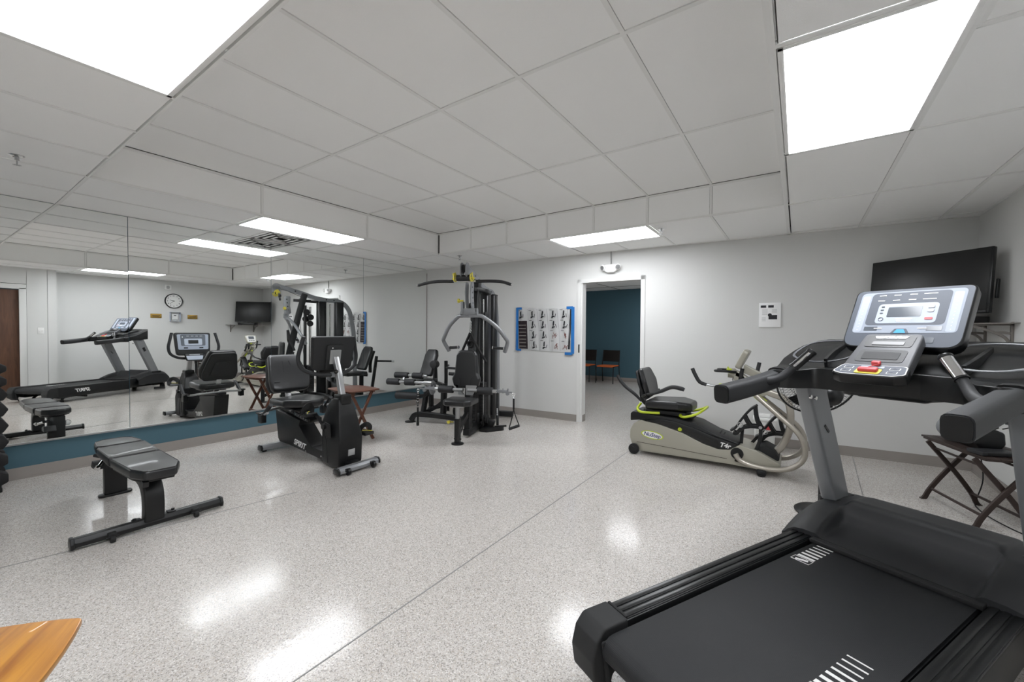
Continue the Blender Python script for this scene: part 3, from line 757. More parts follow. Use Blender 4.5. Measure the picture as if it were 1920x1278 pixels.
# ================================================================== TREADMILL (local X right, Y forward)
def treadmill():
    t = thing('treadmill', 'large black treadmill with grey uprights and wide console in the right foreground', 'treadmill', (5.3511, -4.1206, 0), -26.5)
    # deck side members
    for s in (-1, 1):
        f = B(); f.prism(rpoly([(.06, .10), (.14, .075), (1.6, .115), (1.6, .262), (.06, .262)], [.01, .02, .0, 0, .01]), 'yz', *sorted((s * .300, s * .402)), bev=.006)
        o = obj('side_rail', f, 'blk', t)
        f = B()
        for k, x in enumerate((.322, .352, .384)): f.box((s * x, .78, .2655), (.022 if k < 2 else .026, 1.36, .007), bev=.002)
        f.box((s * .353, .78, .2625), (.095, 1.38, .006), bev=.002); obj('foot_rail', f, 'blk_gloss', t)
        # rear end cap: tall, bulging backwards
        f = B(); f.prism(rpoly([(-.035, .235), (-.052, .17), (-.04, .09), (.02, .045), (.035, .06), (.045, .10), (.115, .11), (.115, .272), (.0, .272)], [.02, .03, .03, .02, .01, .02, .0, .0, .03]), 'yz', *sorted((s * .292, s * .415)), bev=.010, seg=3)
        f.prism(rpoly([(-.02, .24), (.03, .235), (.02, .10), (.045, .02), (.03, .03), (.0, .10)], .01), 'yz', *sorted((s * .280, s * .287)), bev=.001); f.cyl((s * .41, -.012, .155), (s * .417, -.012, .155), .013, n=16); o = obj('end_cap', f, 'blk_matte', t)
        f = B(); f.box((s * .355, .118, .268), (.098, .012, .012), bev=.003); obj('cap_joint', f, 'rubber', o)
    # logo on both sides
    for s in (-1, 1):
        f = B(); f.text('SPIRIT', .085, frame_m((s * .4035, .50, .185), (0, -s * -1, 0), (0, 0, 1)), shear=.35, bold=.002); obj('brand_lettering', f, 'paper', t)
    # walking belt with rounded ends
    f = B(); n = 14; path = []
    zc_, rr_ = .205, .048
    for k in range(9): a = PI / 2 + PI * k / 8; path.append((.03 + rr_ * math.cos(a), zc_ + rr_ * math.sin(a)))
    path += [(.2, .157), (1.55, .157), (1.62, .205), (1.55, zc_ + rr_)]
    f.prism(path, 'yz', -.283, .283, bev=0); obj('belt', f, 'belt', t, sm=50)
    f = B(); f.box((0, .8, .21), (.575, 1.5, .06)); f.box((0, .9, .12), (.5, 1.0, .03)); obj('deck_board', f, 'blk', t)
    # belt marks: lozenge with a slanted bar and six bars, twice
    for (mx, my, r0) in ((-.225, 1.27, 0), (.19, .53, 0)):
        f = B(); z = .2537
        w = [.018, .015, .013, .010, .007, .007, .006]
        y = my - .12
        f.tube([(mx - .038, y - .03, z), (mx + .038, y - .03, z), (mx + .038, y + .012, z), (mx - .038, y + .012, z)], .0016, n=4, smooth=False, closed=True)
        f.box((mx, y - .01, z), (.05, .016, .001), rot=(0, 0, 20))
        yy = y + .03
        for q in w: f.box((mx, yy, z), (.07, q, .001)); yy += .034
        obj('belt_mark', f, 'white', t)
    # motor hood (height field)
    def sm(a, b, x): x = max(0, min(1, (x - a) / (b - a))); return x * x * (3 - 2 * x)
    def interp(tab, x):
        for (x0, y0), (x1, y1) in zip(tab, tab[1:]):
            if x <= x1: q = (x - x0) / (x1 - x0); return y0 + (y1 - y0) * max(0, q)
        return tab[-1][1]
    sh = [(1.40, .290), (1.46, .318), (1.55, .352), (1.66, .378), (1.80, .388), (1.95, .378), (2.05, .345), (2.11, .285), (2.15, .20), (2.16, .13)]
    ce = [(1.40, .274), (1.50, .282), (1.58, .296), (1.64, .320), (1.66, .350), (1.68, .392), (1.70, .408), (1.73, .410), (1.78, .400), (1.95, .385), (2.05, .35), (2.11, .285), (2.15, .20), (2.16, .13)]
    ys = [1.40, 1.43, 1.46, 1.5, 1.54, 1.58, 1.61, 1.64, 1.66, 1.68, 1.695, 1.71, 1.73, 1.76, 1.8, 1.86, 1.92, 1.98, 2.03, 2.07, 2.10, 2.125, 2.145, 2.155, 2.16]
    xsn = [-.452, -.450, -.44, -.42, -.39, -.35, -.32, -.30, -.292, -.285, -.277, -.27, -.262, -.24, -.2, -.1, 0]; xsn = xsn + [-v for v in xsn[:-1]][::-1]
    b = bmesh.new(); vs = []
    for x in xsn:
        a = abs(x); row = []
        for y in ys:
            w = sm(.262, .292, a); z = interp(ce, y) * (1 - w) + interp(sh, y) * w
            z -= .045 * sm(.40, .452, a) + .012 * sm(.34, .42, a)
            edge = .02 * sm(.0, .4, a)
            row.append(b.verts.new((x, y - edge * sm(1.9, 2.16, y) * 2.2, z)))
        vs.append(row)
    for i in range(len(xsn) - 1):
        for j in range(len(ys) - 1): b.faces.new((vs[i][j], vs[i + 1][j], vs[i + 1][j + 1], vs[i][j + 1]))
    # skirts down
    for row in (vs[0], vs[-1]):
        low = [b.verts.new((v.co.x, v.co.y, .13)) for v in row]
        for j in range(len(row) - 1): b.faces.new((row[j], row[j + 1], low[j + 1], low[j]))
    low = [b.verts.new((r_[0].co.x, r_[0].co.y, min(.25, r_[0].co.z - .02))) for r_ in vs]
    for i in range(len(vs) - 1): b.faces.new((vs[i][0], vs[i + 1][0], low[i + 1], low[i]))
    bmesh.ops.recalc_face_normals(b, faces=b.faces)
    o = obj('motor_hood', b, 'hood', t, sm=50)
    f = B(); f.box((0, 1.385, .262), (.60, .05, .02), bev=.004); obj('hood_lip', f, 'rubber', t)
    # uprights
    for s in (-1, 1):
        b = bmesh.new()
        bot = [(s * .335, 1.735), (s * .412, 1.735), (s * .412, 1.895), (s * .335, 1.895)]; top = [(s * .33, 1.365), (s * .405, 1.365), (s * .405, 1.545), (s * .33, 1.545)]
        v0 = [b.verts.new((x, y, .33)) for x, y in bot]; v1 = [b.verts.new((x, y, 1.10)) for x, y in top]
        b.faces.new(v0); b.faces.new(v1[::-1])
        for i in range(4): b.faces.new((v0[i], v1[i], v1[(i + 1) % 4], v0[(i + 1) % 4]))
        bmesh.ops.recalc_face_normals(b, faces=b.faces); bevel_all(b, .014, 3)
        o = obj('upright', b, 'gunmetal', t)
        f = B(); f.prism(rrect(.11, .20, .03, s * .374, 1.815), 'xy', .352, .385, bev=.008, seg=3); obj('base_collar', f, 'blk', o)
        f = B(); xq = s * .412 if s < 0 else s * .329
        xi = .330 if s > 0 else -.330
        for yy, zz in ((1.44, 1.035), (1.405, .985), (1.455, .975)): f.cyl((xi, yy, zz), (xi - s * .008, yy, zz), .010, n=10)
        obj('bolt', f, 'chrome', o)
        f = B(); f.box((xi - s * .0 - .001 * s, 1.585, .80), (.003, .012, .06), rot=(48, 0, 0)); obj('slot_plug', f, 'frame', o)
        f = B(); f.box((s * .409, 1.56, .86), (.003, .05, .085), rot=(26, 0, 0), bev=.001); obj('label_plate', f, 'blk', o)
    # dash body with two deep storage wells
    out = rpoly([(-.365, 1.14), (-.43, 1.22), (-.47, 1.42), (-.455, 1.60), (-.36, 1.68), (-.15, 1.70), (.15, 1.70), (.36, 1.68), (.455, 1.60), (.47, 1.42), (.43, 1.22), (.365, 1.14),
                 (.31, 1.17), (.25, 1.265), (.13, 1.275), (-.13, 1.275), (-.25, 1.265), (-.31, 1.17)], .05, 4)
    f = B(); 
    def wz(c):
        y = c.y; a = abs(c.x)
        topz = 1.132 + .148 * sm(1.18, 1.66, y) - .028 * sm(.38, .47, a); botz = 1.045 + .03 * sm(1.2, 1.7, y)
        return (c.x, y, botz + (topz - botz) * c.z)
    f.prism(out, 'xy', 0, 1, bev=.0); bmesh.ops.bisect_plane(f.bm, geom=f.bm.verts[:] + f.bm.edges[:] + f.bm.faces[:], plane_co=(0, 1.35, 0), plane_no=(0, 1, 0))
    for yy in (1.2, 1.27, 1.34, 1.42, 1.5, 1.58, 1.64): bmesh.ops.bisect_plane(f.bm, geom=f.bm.verts[:] + f.bm.edges[:] + f.bm.faces[:], plane_co=(0, yy, 0), plane_no=(0, 1, 0))
    for v in f.bm.verts: v.co = Vector(wz(v.co))
    bevel_all(f.bm, .016, 4, 50)
    dash = obj('dash_housing', f, 'blk_gloss', t, sm=50)
    for s in (-1, 1):
        c = B(); c.prism([(s * .285 + .135 * math.cos(2 * PI * k / 28) * (1 if abs(k) else 1), 1.465 + .118 * math.sin(2 * PI * k / 28)) for k in range(28)], 'xy', 1.115, 1.4)
        boolean(dash, obj('cutter', c, 'blk'))
    c = B(); c.prism(rrect(.20, .20, .03, 0, 1.50), 'xy', 1.13, 1.4); boolean(dash, obj('cutter', c, 'blk'))
    for s in (-1, 1):
        f = B(); pts = []
        for k in range(28):
            a = 2 * PI * k / 28; x = s * .285 + .143 * math.cos(a); y = 1.465 + .126 * math.sin(a)
            pts.append((x, y, 1.132 + .148 * sm(1.18, 1.66, y) - .028 * sm(.38, .47, abs(x)) + .001))
        f.tube(pts, 1, sec=(.026 if s > 0 else .012, .008, .9), closed=True, smooth=False); obj('well_rim', f, 'gunmetal' if s > 0 else 'console_grey', t)  # grey ring paints the gloss on the well edge, broader and lighter at right
        f = B(); f.tube([(s * .235, 1.345, 1.165), (s * .25, 1.45, 1.20), (s * .255, 1.58, 1.235)], 1, sec=(.014, .05), sub=5); obj('well_divider', f, 'blk_gloss', t)
        # foam side handle
        f = B(); f.tube([(s * .37, .74, 1.037), (s * .372, .9, 1.052), (s * .378, 1.08, 1.072), (s * .385, 1.24, 1.095)], [1, 1, 1, 1.02], sec=(.074, .082, .55), sub=5); o = obj('side_handle', f, 'foam', t, sm=50)
        f = B(); f.tube([(s * .37, .734, 1.0365), (s * .37, .748, 1.038)], 1, sec=(.066, .074, .55), smooth=False); obj('end_plug', f, 'blk', o)
        f = B(); f.tube([(s * .384, 1.20, 1.09), (s * .386, 1.235, 1.094)], 1, sec=(.088, .098, .6), smooth=False); obj('handle_collar', f, 'blk', o)
        # angled heart-rate grip
        f = B(); f.tube([(s * .368, 1.03, 1.08), (s * .34, 1.07, 1.085), (s * .315, 1.10, 1.10), (s * .295, 1.125, 1.125), (s * .275, 1.145, 1.155)], [.022, .021, .019, .018, .017]); o = obj('pulse_grip', f, 'foam', t)
        f = B(); f.tube([(s * .277, 1.143, 1.152), (s * .225, 1.185, 1.222)], .0205, n=16, smooth=False); obj('grip_sensor_black', f, 'blk_gloss', o)
        f = B(); d = Vector((s * .225, 1.185, 1.222)) - Vector((s * .277, 1.143, 1.152))
        dn = d.normalized(); sidev = dn.cross(Vector((1 if s > 0 else -1, -.4, .3))).normalized(); q0, q1 = Vector((s * .277, 1.143, 1.152)), Vector((s * .229, 1.181, 1.217))
        if s > 0: f.tube([q0 + Vector((-.002, -.004, .003)), q1 + Vector((.0, -.004, .003))], .0195, n=16, smooth=False)
        else:
            for k in (-1, 1): f.tube([q0 + sidev * (.0165 * k), q1 + sidev * (.0165 * k)], .0065, n=8, smooth=False)
        obj('sensor_plate', f, 'chrome', o)
        f = B(); f.cyl((s * .227, 1.184, 1.22), (s * .221, 1.19, 1.23), .0225, bev=.003); f.cyl((s * .279, 1.142, 1.149), (s * .275, 1.145, 1.155), .0225); obj('grip_ring', f, 'blk_gloss', o)
    f = B(); f.prism(rpoly([(-.15, 1.30), (.15, 1.30), (.20, 1.50), (-.20, 1.50)], .03), 'xy', 1.03, 1.075, bev=.015, seg=3); f.box((.02, 1.34, 1.05), (.26, .06, .05), bev=.02, seg=3); obj('dash_underside', f, 'blk_gloss', t)
    # display console, leaning away
    y0, z0, y1, z1 = 1.42, 1.250, 1.60, 1.528
    m = frame_m((0, (y0 + y1) / 2, (z0 + z1) / 2), (1, 0, 0), (0, y1 - y0, z1 - z0))      # z points to the runner
    h = math.hypot(y1 - y0, z1 - z0)
    out = rpoly([(-.208, -h / 2), (.208, -h / 2), (.212, h / 2), (-.212, h / 2)], [.055, .055, .03, .03], 6)
    f = B(m); f.prism(out, 'xy', -.055, 0, bev=.008, seg=3); con = obj('display_console', f, 'blk_gloss', t)
    def panel(pts, name, mm_, z, parent=con, r=.01):
        g = B(m); g.prism(rpoly(pts, r), 'xy', z - .003, z, bev=0); return obj(name, g, mm_, parent)
    panel([(-.200, -h / 2 + .006), (.200, -h / 2 + .006), (.204, h / 2 - .006), (-.204, h / 2 - .006)], 'face_panel', 'overlay_dark', .0015, r=[.05, .05, .028, .028])
    panel([(-.180, -.088), (.182, -.088), (.185, h / 2 - .02), (-.183, h / 2 - .02)], 'overlay_sheet', 'overlay', .0022, r=.02)
    panel([(-.138, -.045), (.138, -.045), (.140, h / 2 - .026), (-.140, h / 2 - .026)], 'overlay_field', 'overlay_dark', .0028, r=.02)
    for s in (-1, 1): panel([(s * .176, -.083), (s * .146, -.083), (s * .146, .128), (s * .176, .128)], 'key_strip', 'overlay_pale', .0028, r=.008)
    panel([(-.103, -.035), (.108, -.035), (.108, .075), (-.103, .075)], 'readout_frame', 'overlay_pale', .0034, r=.018)
    panel([(-.064, 0), (.055, 0), (.055, .055), (-.064, .055)], 'readout', 'lcd', .0042, r=.004)
    for s in (-1, 1): panel([(s * .135, -.075), (s * .085, -.075), (s * .085, -.053), (s * .135, -.053)], 'side_readout', 'lcd', .0034, r=.002)
    panel([(-.034, -.093), (.034, -.093), (.02, -.066), (-.02, -.066)], 'badge_surround', 'overlay_dark', .0040, r=.004)
    panel([(-.022, -.09), (.022, -.09), (.012, -.070), (-.012, -.070)], 'blue_badge', 'bluebtn', .0048, r=.003)
    g = B(m)
    for x in (-.10, -.045, .012, .07):
        for y in (.125, .095): g.box((x, y, .0036), (.026 if x < .05 else .045, .004, .0006))
    for s in (-1, 1):
        for k in range(11): g.box((s * .161, -.07 + k * .018, .0036), (.003, .003, .0006))
        g.box((s * .072 - (.01 if s < 0 else .0), -.064, .0042), (.03, .004, .0006))
    for k in range(3): g.box((0, -.012 - k * .007, .0042), (.06 - k * .008, .003, .0006))
    obj('printed_legend', g, 'white', con)
    g = B(m); 
    for y in (.052, .030): g.prism(rrect(.022, .015, .005, .084, y), 'xy', .0042, .0056)
    for k in range(3): g.prism(rrect(.012, .006, .002, -.086, .058 - k * .018), 'xy', .0036, .005)
    g.torus((-.082, -.012, .0046), .009, .0012, (0, 0, 1)); g.m = m; obj('key', g, 'lcd', con)
    g = B(m); g.prism(rrect(.026, .012, .003, .084, -.012), 'xy', .0042, .0058); obj('stop_key', g, 'red', con)
    g = B(m); g.prism(rrect(.028, .028, .004, .105, -.125), 'xy', .002, .0028); g.text('V', .018, m @ Matrix.Translation((.105, -.125, .0034))); obj('media_port', g, 'lcd', con)
    # media column in front of the display
    y0, z0, y1, z1 = 1.215, 1.172, 1.41, 1.312
    m2 = frame_m((0, (y0 + y1) / 2, (z0 + z1) / 2), (1, 0, 0), (0, y1 - y0, z1 - z0)); h2 = math.hypot(y1 - y0, z1 - z0)
    f = B(m2); f.prism(rpoly([(-.112, -h2 / 2), (.112, -h2 / 2), (.10, h2 / 2), (-.10, h2 / 2)], [.01, .01, .025, .025]), 'xy', -.05, .0, bev=.006, seg=3); mc = obj('media_column', f, 'console_grey', t)
    g = B(m2); g.prism(rrect(.165, .085, .016, 0, .062), 'xy', .0, .002); obj('slot_surround', g, 'blk', mc)
    g = B(m2); g.prism(rrect(.165, .085, .016, 0, -.045), 'xy', .0, .002); obj('tray_recess', g, 'hood', mc)
    g = B(m2); g.prism(rrect(.11, .024, .004, 0, .045), 'xy', .002, .004); obj('cable_slot', g, 'blk_gloss', mc)
    g = B(m2); g.prism(rrect(.125, .05, .006, 0, -.045), 'xy', .002, .0034); obj('tray_insert', g, 'blk_matte', mc)
    g = B(m2); g.prism(rpoly([(-.05, .078), (.05, .078), (.06, .098), (-.06, .098)], .003), 'xy', .002, .0035); obj('badge_plate', g, 'gunmetal', mc)
    g = B(); g.text('SPIRIT', .022, m2 @ Matrix.Translation((0, .088, .0042)), shear=.3, bold=.0006); obj('badge_lettering', g, 'white', mc)
    # keypad shelf
    y0, z0, y1, z1 = 1.13, 1.140, 1.225, 1.178
    m3 = frame_m((0, (y0 + y1) / 2, (z0 + z1) / 2), (1, 0, 0), (0, y1 - y0, z1 - z0)); h3 = math.hypot(y1 - y0, z1 - z0)
    kp = rpoly([(-.128, -h3 / 2 + .02), (-.09, -h3 / 2), (.09, -h3 / 2), (.128, -h3 / 2 + .02), (.115, h3 / 2), (-.115, h3 / 2)], .018)
    f = B(m3); f.prism(kp, 'xy', -.045, 0, bev=.007, seg=3); kd = obj('keypad_shelf', f, 'blk_gloss', t)
    g = B(m3); g.prism([(x * .96, y * .93) for x, y in kp], 'xy', 0, .0012); obj('keypad_edge', g, 'white', kd)
    g = B(m3); g.prism([(x * .93, y * .86) for x, y in kp], 'xy', .0006, .002); obj('keypad_face', g, 'overlay_dark', kd)
    for s in (-1, 1):
        for yy in (-.018, .016):
            g = B(m3); g.prism(rrect(.034, .02, .004, s * .078, yy), 'xy', .002, .0028); obj('key_outline', g, 'white', kd)
            g = B(m3); g.prism(rrect(.029, .016, .003, s * .078, yy), 'xy', .002, .0036); g.tube([(s * .078 - .006, yy - .003, .0038), (s * .078, yy + .003, .0038), (s * .078 + .006, yy - .003, .0038)], .0008, n=4, smooth=False); obj('key', g, 'overlay_dark', kd)
    g = B(m3); g.prism(rrect(.08, .018, .004, 0, .026), 'xy', .002, .003); obj('slogan_plate', g, 'overlay_pale', kd)
    g = B(m3); g.prism(rrect(.085, .045, .01, -.0, -.018), 'xy', .002, .005); obj('key_seat', g, 'yellow', kd)
    g = B(m3); g.prism(rrect(.066, .024, .006, 0, -.016), 'xy', .004, .018, bev=.004, seg=3); g.box((.008, .045, .012), (.03, .02, .02), bev=.005); g.tube([(0, -.01, .018), (.03, .01, .026), (.02, .03, .022), (.01, .045, .018)], .002, n=6); obj('safety_key', g, 'red', kd)
    # base: crossbars, feet, wheel
    f = B(); f.box((0, 1.6, .09), (.62, 1.0, .03), bev=.005); f.tube([(-.33, .6, .06), (.33, .6, .06)], .02); f.tube([(-.3, .3, .10), (-.3, 1.5, .10)], .022, smooth=False); f.tube([(.3, .3, .10), (.3, 1.5, .10)], .022, smooth=False)
    for s in (-1, 1): f.tube([(s * .3, .3, .10), (s * .3, .25, .05), (s * .3, .24, .02)], .02, smooth=False)
    obj('base_frame', f, 'frame', t)
    for s in (-1, 1):
        f = B(); f.cyl((s * .3, .24, 0), (s * .3, .24, .022), .03); obj('rubber_foot', f, 'rubber', t)
        f = B(); f.cyl((s * .33, 2.0, .045), (s * .37, 2.0, .045), .045, bev=.005); f.box((s * .35, 1.9, .09), (.02, .22, .03)); obj('transport_wheel', f, 'rubber', t)
    # folded power-lead loop lying beside the front left corner
    f = B()
    for k in range(4): f.torus((-.50, 1.80, .01 + .011 * k), .085 - .006 * (k % 2), .0055, (.05 * k, .03 * k, 1), sc=(1, 1.15, 1))
    f.tube([(-.44, 1.86, .02), (-.40, 1.9, .10)], .0055)
    obj('power_lead', f, 'rubber', t)
treadmill()

# ================================================================== RECUMBENT BIKE (local X forward, Y left)
def bike():
    t = thing('recumbent_bike', 'black recumbent exercise bike with wide console in front of the mirrors', 'exercise bike', (1.5, -2.99, 0), 0)
    # pedestal + low beam in one shell
    f = B(); pr = rpoly([(-.655, .435), (-.14, .375), (-.165, .32), (-.02, .20), (.08, .135), (.20, .125), (.36, .125), (.36, .03), (.28, .035), (-.35, .085), (-.56, .09), (-.60, .12)], [.012, .006, .01, .03, .03, .02, 0, 0, .02, .04, .03, .03])
    f.prism(pr, 'xz', -.085, .085, bev=.014, seg=3); sh = obj('frame_shell', f, 'blk', t)
    f = B(); f.text('SPIRIT', .085, frame_m((-.15, -.0865, .125), (1, 0, -.12), (0.12, 0, 1)), shear=.3, bold=.002); obj('brand_lettering', f, 'paper', sh)
    f = B(); f.text('SPIRIT', .085, frame_m((-.15, .0865, .125), (-1, 0, .12), (0.12, 0, 1)), shear=.3, bold=.002); obj('brand_lettering', f, 'paper', sh)
    f = B()
    for x, z in ((-.02, .075), (.26, .07), (.33, .12)): f.cyl((x, -.086, z), (x, -.090, z), .008, n=10)
    obj('screw', f, 'chrome', sh)
    # seat rail with adjustment holes
    f = B(); f.prism([(-.66, .44), (-.01, .36), (-.005, .385), (-.655, .468)], 'xz', -.05, .05, bev=.003); f.prism([(-.28, .455), (-.0, .40), (.0, .37), (-.28, .41)], 'xz', -.075, -.055, bev=.002); f.prism([(-.28, .455), (-.0, .40), (.0, .37), (-.28, .41)], 'xz', .055, .075, bev=.002)
    rl = obj('seat_rail', f, 'blk_gloss', t)
    f = B()
    for k in range(5): f.cyl((-.24 + k * .05, -.077, .43 - k * .009), (-.24 + k * .05, -.0755, .43 - k * .009), .007, n=10)
    obj('rail_hole', f, 'satin', rl)
    # front drive housing
    f = B(); pr = rpoly([(.33, .045), (.315, .44), (.37, .60), (.44, .665), (.535, .665), (.585, .50), (.635, .29), (.62, .03), (.48, .015)], [.02, .05, .05, .03, .03, .1, .1, .04, .02])
    def wp(c): k = 1 - .45 * max(0, min(1, (c.z - .35) / .32)); return (c.x, c.y * k, c.z)
    f.prism(pr, 'xz', -.125, .125, bev=.03, seg=4, warp=wp); dh = obj('drive_housing', f, 'blk', t, sm=50)
    f = B(); f.tube([(.36, -.128, .09), (.365, -.128, .40), (.43, -.10, .56)], .003, n=6); f.tube([(.44, -.129, .05), (.42, -.129, .26), (.35, -.129, .40)], .003, n=6); f.prism(rpoly([(.40, .30), (.50, .29), (.48, .42), (.37, .44)], .02), 'xz', -.131, -.12, bev=.003); obj('panel_seam', f, 'rubber', dh)
    f = B(); f.box((.633, .0, .155), (.006, .07, .06), rot=(0, 4, 0), bev=.001); obj('rating_label', f, 'label', dh)
    # crank and pedals
    cx, cz = .42, .40
    f = B(); f.cyl((cx, -.15, cz), (cx, .15, cz), .022); obj('crank_axle', f, 'chrome', t)
    for s, a in ((-1, 132), (1, -48)):
        dx, dz = .16 * math.cos(R(a)), .16 * math.sin(R(a))
        f = B(); f.tube([(cx, s * .155, cz), (cx + dx, s * .175, cz + dz)], 1, sec=(.014, .03), smooth=False); f.cyl((cx, s * .145, cz), (cx, s * .168, cz), .028); obj('crank_arm', f, 'blk_gloss', t)
        px, pz = cx + dx, cz + dz
        f = B(); f.prism(rpoly([(px - .07, pz - .018), (px + .055, pz - .018), (px + .06, pz + .012), (px - .05, pz + .016)], .008), 'xz', *sorted((s * .19, s * .29)), bev=.004); p = obj('pedal', f, 'blk', t)
        f = B(); f.tube([(px - .035, s * .195, pz), (px - .03, s * .195, pz + .05), (px, s * .24, pz + .085), (px + .0, s * .285, pz + .05), (px - .02, s * .288, pz)], 1, sec=(.05, .006), up=(1, 0, 0)); obj('pedal_strap', f, 'rubber', p)
        f = B(); f.tube([(px - .045, s * .20, pz + .018), (px - .01, s * .24, pz + .022), (px + .045, s * .28, pz + .018)], .004, n=6); obj('toe_line', f, 'yellow', p)
    # mast, console
    f = B(); f.tube([(.50, 0, .62), (.455, 0, .78), (.425, 0, .90), (.37, 0, 1.05)], 1, sec=(.055, .05, .35), up=(1, 0, 0)); ms = obj('console_mast', f, 'satin', t)
    f = B(); f.prism(rrect(.14, .12, .03, .49, 0), 'xy', .60, .70, bev=.015, seg=3); obj('mast_boot', f, 'blk', ms)
    f = B(); f.ball((.43, -.03, .915), .022); f.ball((.35, -.0, 1.075), .024); obj('mast_knob', f, 'blk_gloss', ms)
    y0, z0, y1, z1 = .27, .935, .325, 1.262
    m = frame_m(((y0 + y1) / 2, 0, (z0 + z1) / 2), (0, -1, 0), (y1 - y0, 0, z1 - z0))     # z toward rider (-x)
    h = math.hypot(y1 - y0, z1 - z0)
    f = B(m); f.prism(rpoly([(-.205, -h / 2), (.205, -h / 2), (.225, h / 2), (-.225, h / 2)], [.05, .05, .03, .03], 6), 'xy', -.055, 0, bev=.01, seg=3); con = obj('display_console', f, 'blk_matte', t)
    f = B(m); f.prism(rpoly([(-.09, -h / 2 + .01), (.09, -h / 2 + .01), (.09, .09), (-.09, .09)], .02), 'xy', -.075, -.05, bev=.006); 
    for x in (-.03, -.0): f.cyl((x, .06, -.076), (x, .06, -.078), .006, n=10)
    obj('rear_cover', f, 'blk_matte', con)
    f = B(m); f.prism(rrect(.115, .14, .006, 0, -.03), 'xy', -.082, -.072, bev=.002); obj('mast_plate', f, 'satin', con)
    f = B(m); f.cyl((.035, .06, -.076), (.035, .06, -.079), .006, n=10); obj('port', f, 'white', con)
    def panel(pts, name, mm_, z, r=.01):
        g = B(m); g.prism(rpoly(pts, r), 'xy', z - .003, z); return obj(name, g, mm_, con)
    panel([(-.185, -.085), (.185, -.085), (.195, .14), (-.195, .14)], 'overlay_sheet', 'overlay', .0016, .02)
    panel([(-.15, -.03), (.15, -.03), (.155, .135), (-.155, .135)], 'overlay_field', 'lcd', .0024, .02)
    panel([(-.11, -.02), (.11, -.02), (.11, .075), (-.11, .075)], 'readout_frame', 'overlay_pale', .0030, .015)
    panel([(-.062, .002), (.062, .002), (.062, .055), (-.062, .055)], 'readout', 'screen', .0038, .003)
    for s in (-1, 1): panel([(s * .12, -.07), (s * .07, -.07), (s * .07, -.05), (s * .12, -.05)], 'side_readout', 'screen', .003, .002)
    g = B(m)
    for x in (-.10, -.045, .01, .065): g.box((x, .115, .003), (.03, .004, .001))
    g.ball((.13, .10, .003), .007, (1, 1, .3)); obj('printed_legend', g, 'white', con)
    # keypad under the console
    f = B(); mk = frame_m((.245, 0, .905), (0, -1, 0), (.35, 0, 1)); f.m = mk; f.prism(rpoly([(-.10, -.05), (.10, -.05), (.12, .05), (-.12, .05)], .02), 'xy', -.03, 0, bev=.006, seg=3); kp = obj('keypad', f, 'blk', t)
    f = B(mk); f.prism(rpoly([(-.09, -.04), (.09, -.04), (.105, .02), (-.105, .02)], .012), 'xy', 0, .002); obj('keypad_face', f, 'overlay_pale', kp)
    f = B(mk); f.prism(rrect(.13, .014, .004, 0, .036), 'xy', 0, .005); obj('slot', f, 'silver', kp)
    # handlebars
    f = B(); pts = []
    for s in (-1, 1):
        seg = [(.275, s * .268, 1.25), (.262, s * .292, 1.15), (.255, s * .31, 1.05), (.262, s * .285, .96), (.285, s * .20, .905), (.335, s * .10, .885), (.39, s * .0, .885)]
        pts += seg if s < 0 else seg[::-1][1:]
    f.tube(pts, .0185, n=14, sub=5); hb = obj('handlebar', f, 'foam', t)
    f = B(); f.cyl((.38, -.05, .883), (.38, .05, .883), .026); obj('bar_clamp', f, 'silver', hb)
    for s in (-1, 1):
        f = B(); f.cyl((.2755, s * .267, 1.248), (.277, s * .266, 1.258), .020, bev=.003); obj('grip_end', f, 'blk_gloss', hb)
    # seat
    def seatwarp(c): 
        u = (c.x + .53) / .5; return (c.x, c.y, c.z + .028 * (u - .35) ** 2 + .012 * math.cos(c.y * 14) * -1 + .03 * max(0, u - .4))
    f = B(); f.prism(rpoly([(-.53, -.215), (-.20, -.225), (-.03, -.12), (.0, -.05), (.0, .05), (-.03, .12), (-.20, .225), (-.53, .215), (-.56, .15), (-.56, -.15)], .06, 5), 'xy', .495, .575, bev=.028, seg=4, warp=seatwarp); obj('seat', f, 'vinyl', t, sm=60)
    f = B(); f.box((-.30, 0, .482), (.30, .26, .02), bev=.004); f.prism([(-.42, .47), (-.18, .44), (-.15, .49), (-.45, .49)], 'xz', -.07, .07, bev=.006); obj('seat_carriage', f, 'blk', t)
    f = B(); f.tube([(-.46, 0, .47), (-.52, 0, .52), (-.545, 0, .60), (-.60, 0, .78)], 1, sec=(.06, .02), up=(1, 0, 0)); f.box((-.50, .0, .50), (.05, .3, .01)); obj('back_bracket', f, 'satin', t)
    # backrest
    mb = frame_m((-.615, 0, .835), (0, 1, 0), (-.197, 0, .395))      # z = forward-ish
    f = B(mb); out = rpoly([(-.205, -.225), (.205, -.225), (.222, -.10), (.155, .215), (-.155, .215), (-.222, -.10)], [.06, .06, .1, .06, .06, .1], 6)
    def bw(c): return (c.x, c.y, c.z + .035 * (c.x / .2) ** 2 * (1 if c.z > -.1 else 1) + .02 * math.cos(c.y * 9))
    f.prism(out, 'xy', -.02, .048, bev=.024, seg=4, warp=bw); br = obj('backrest', f, 'vinyl', t, sm=60)
    f = B(mb)
    for s in (-1, 1): f.tube([(s * .035, .12, .073), (s * .05, .0, .075), (s * .065, -.12, .066)], .004, n=6)
    f.tube([(-.17, -.13, .085), (0, -.125, .062), (.17, -.13, .085)], .003, n=6); obj('stitch_seam', f, 'rubber', br)
    f = B(mb); f.prism([(x * .96, y * .96) for x, y in out], 'xy', -.045, -.012, bev=.012, seg=3); f.prism(rpoly([(-.13, -.14), (.13, -.14), (.09, .08), (-.09, .08)], .03), 'xy', -.058, -.04, bev=.006); 
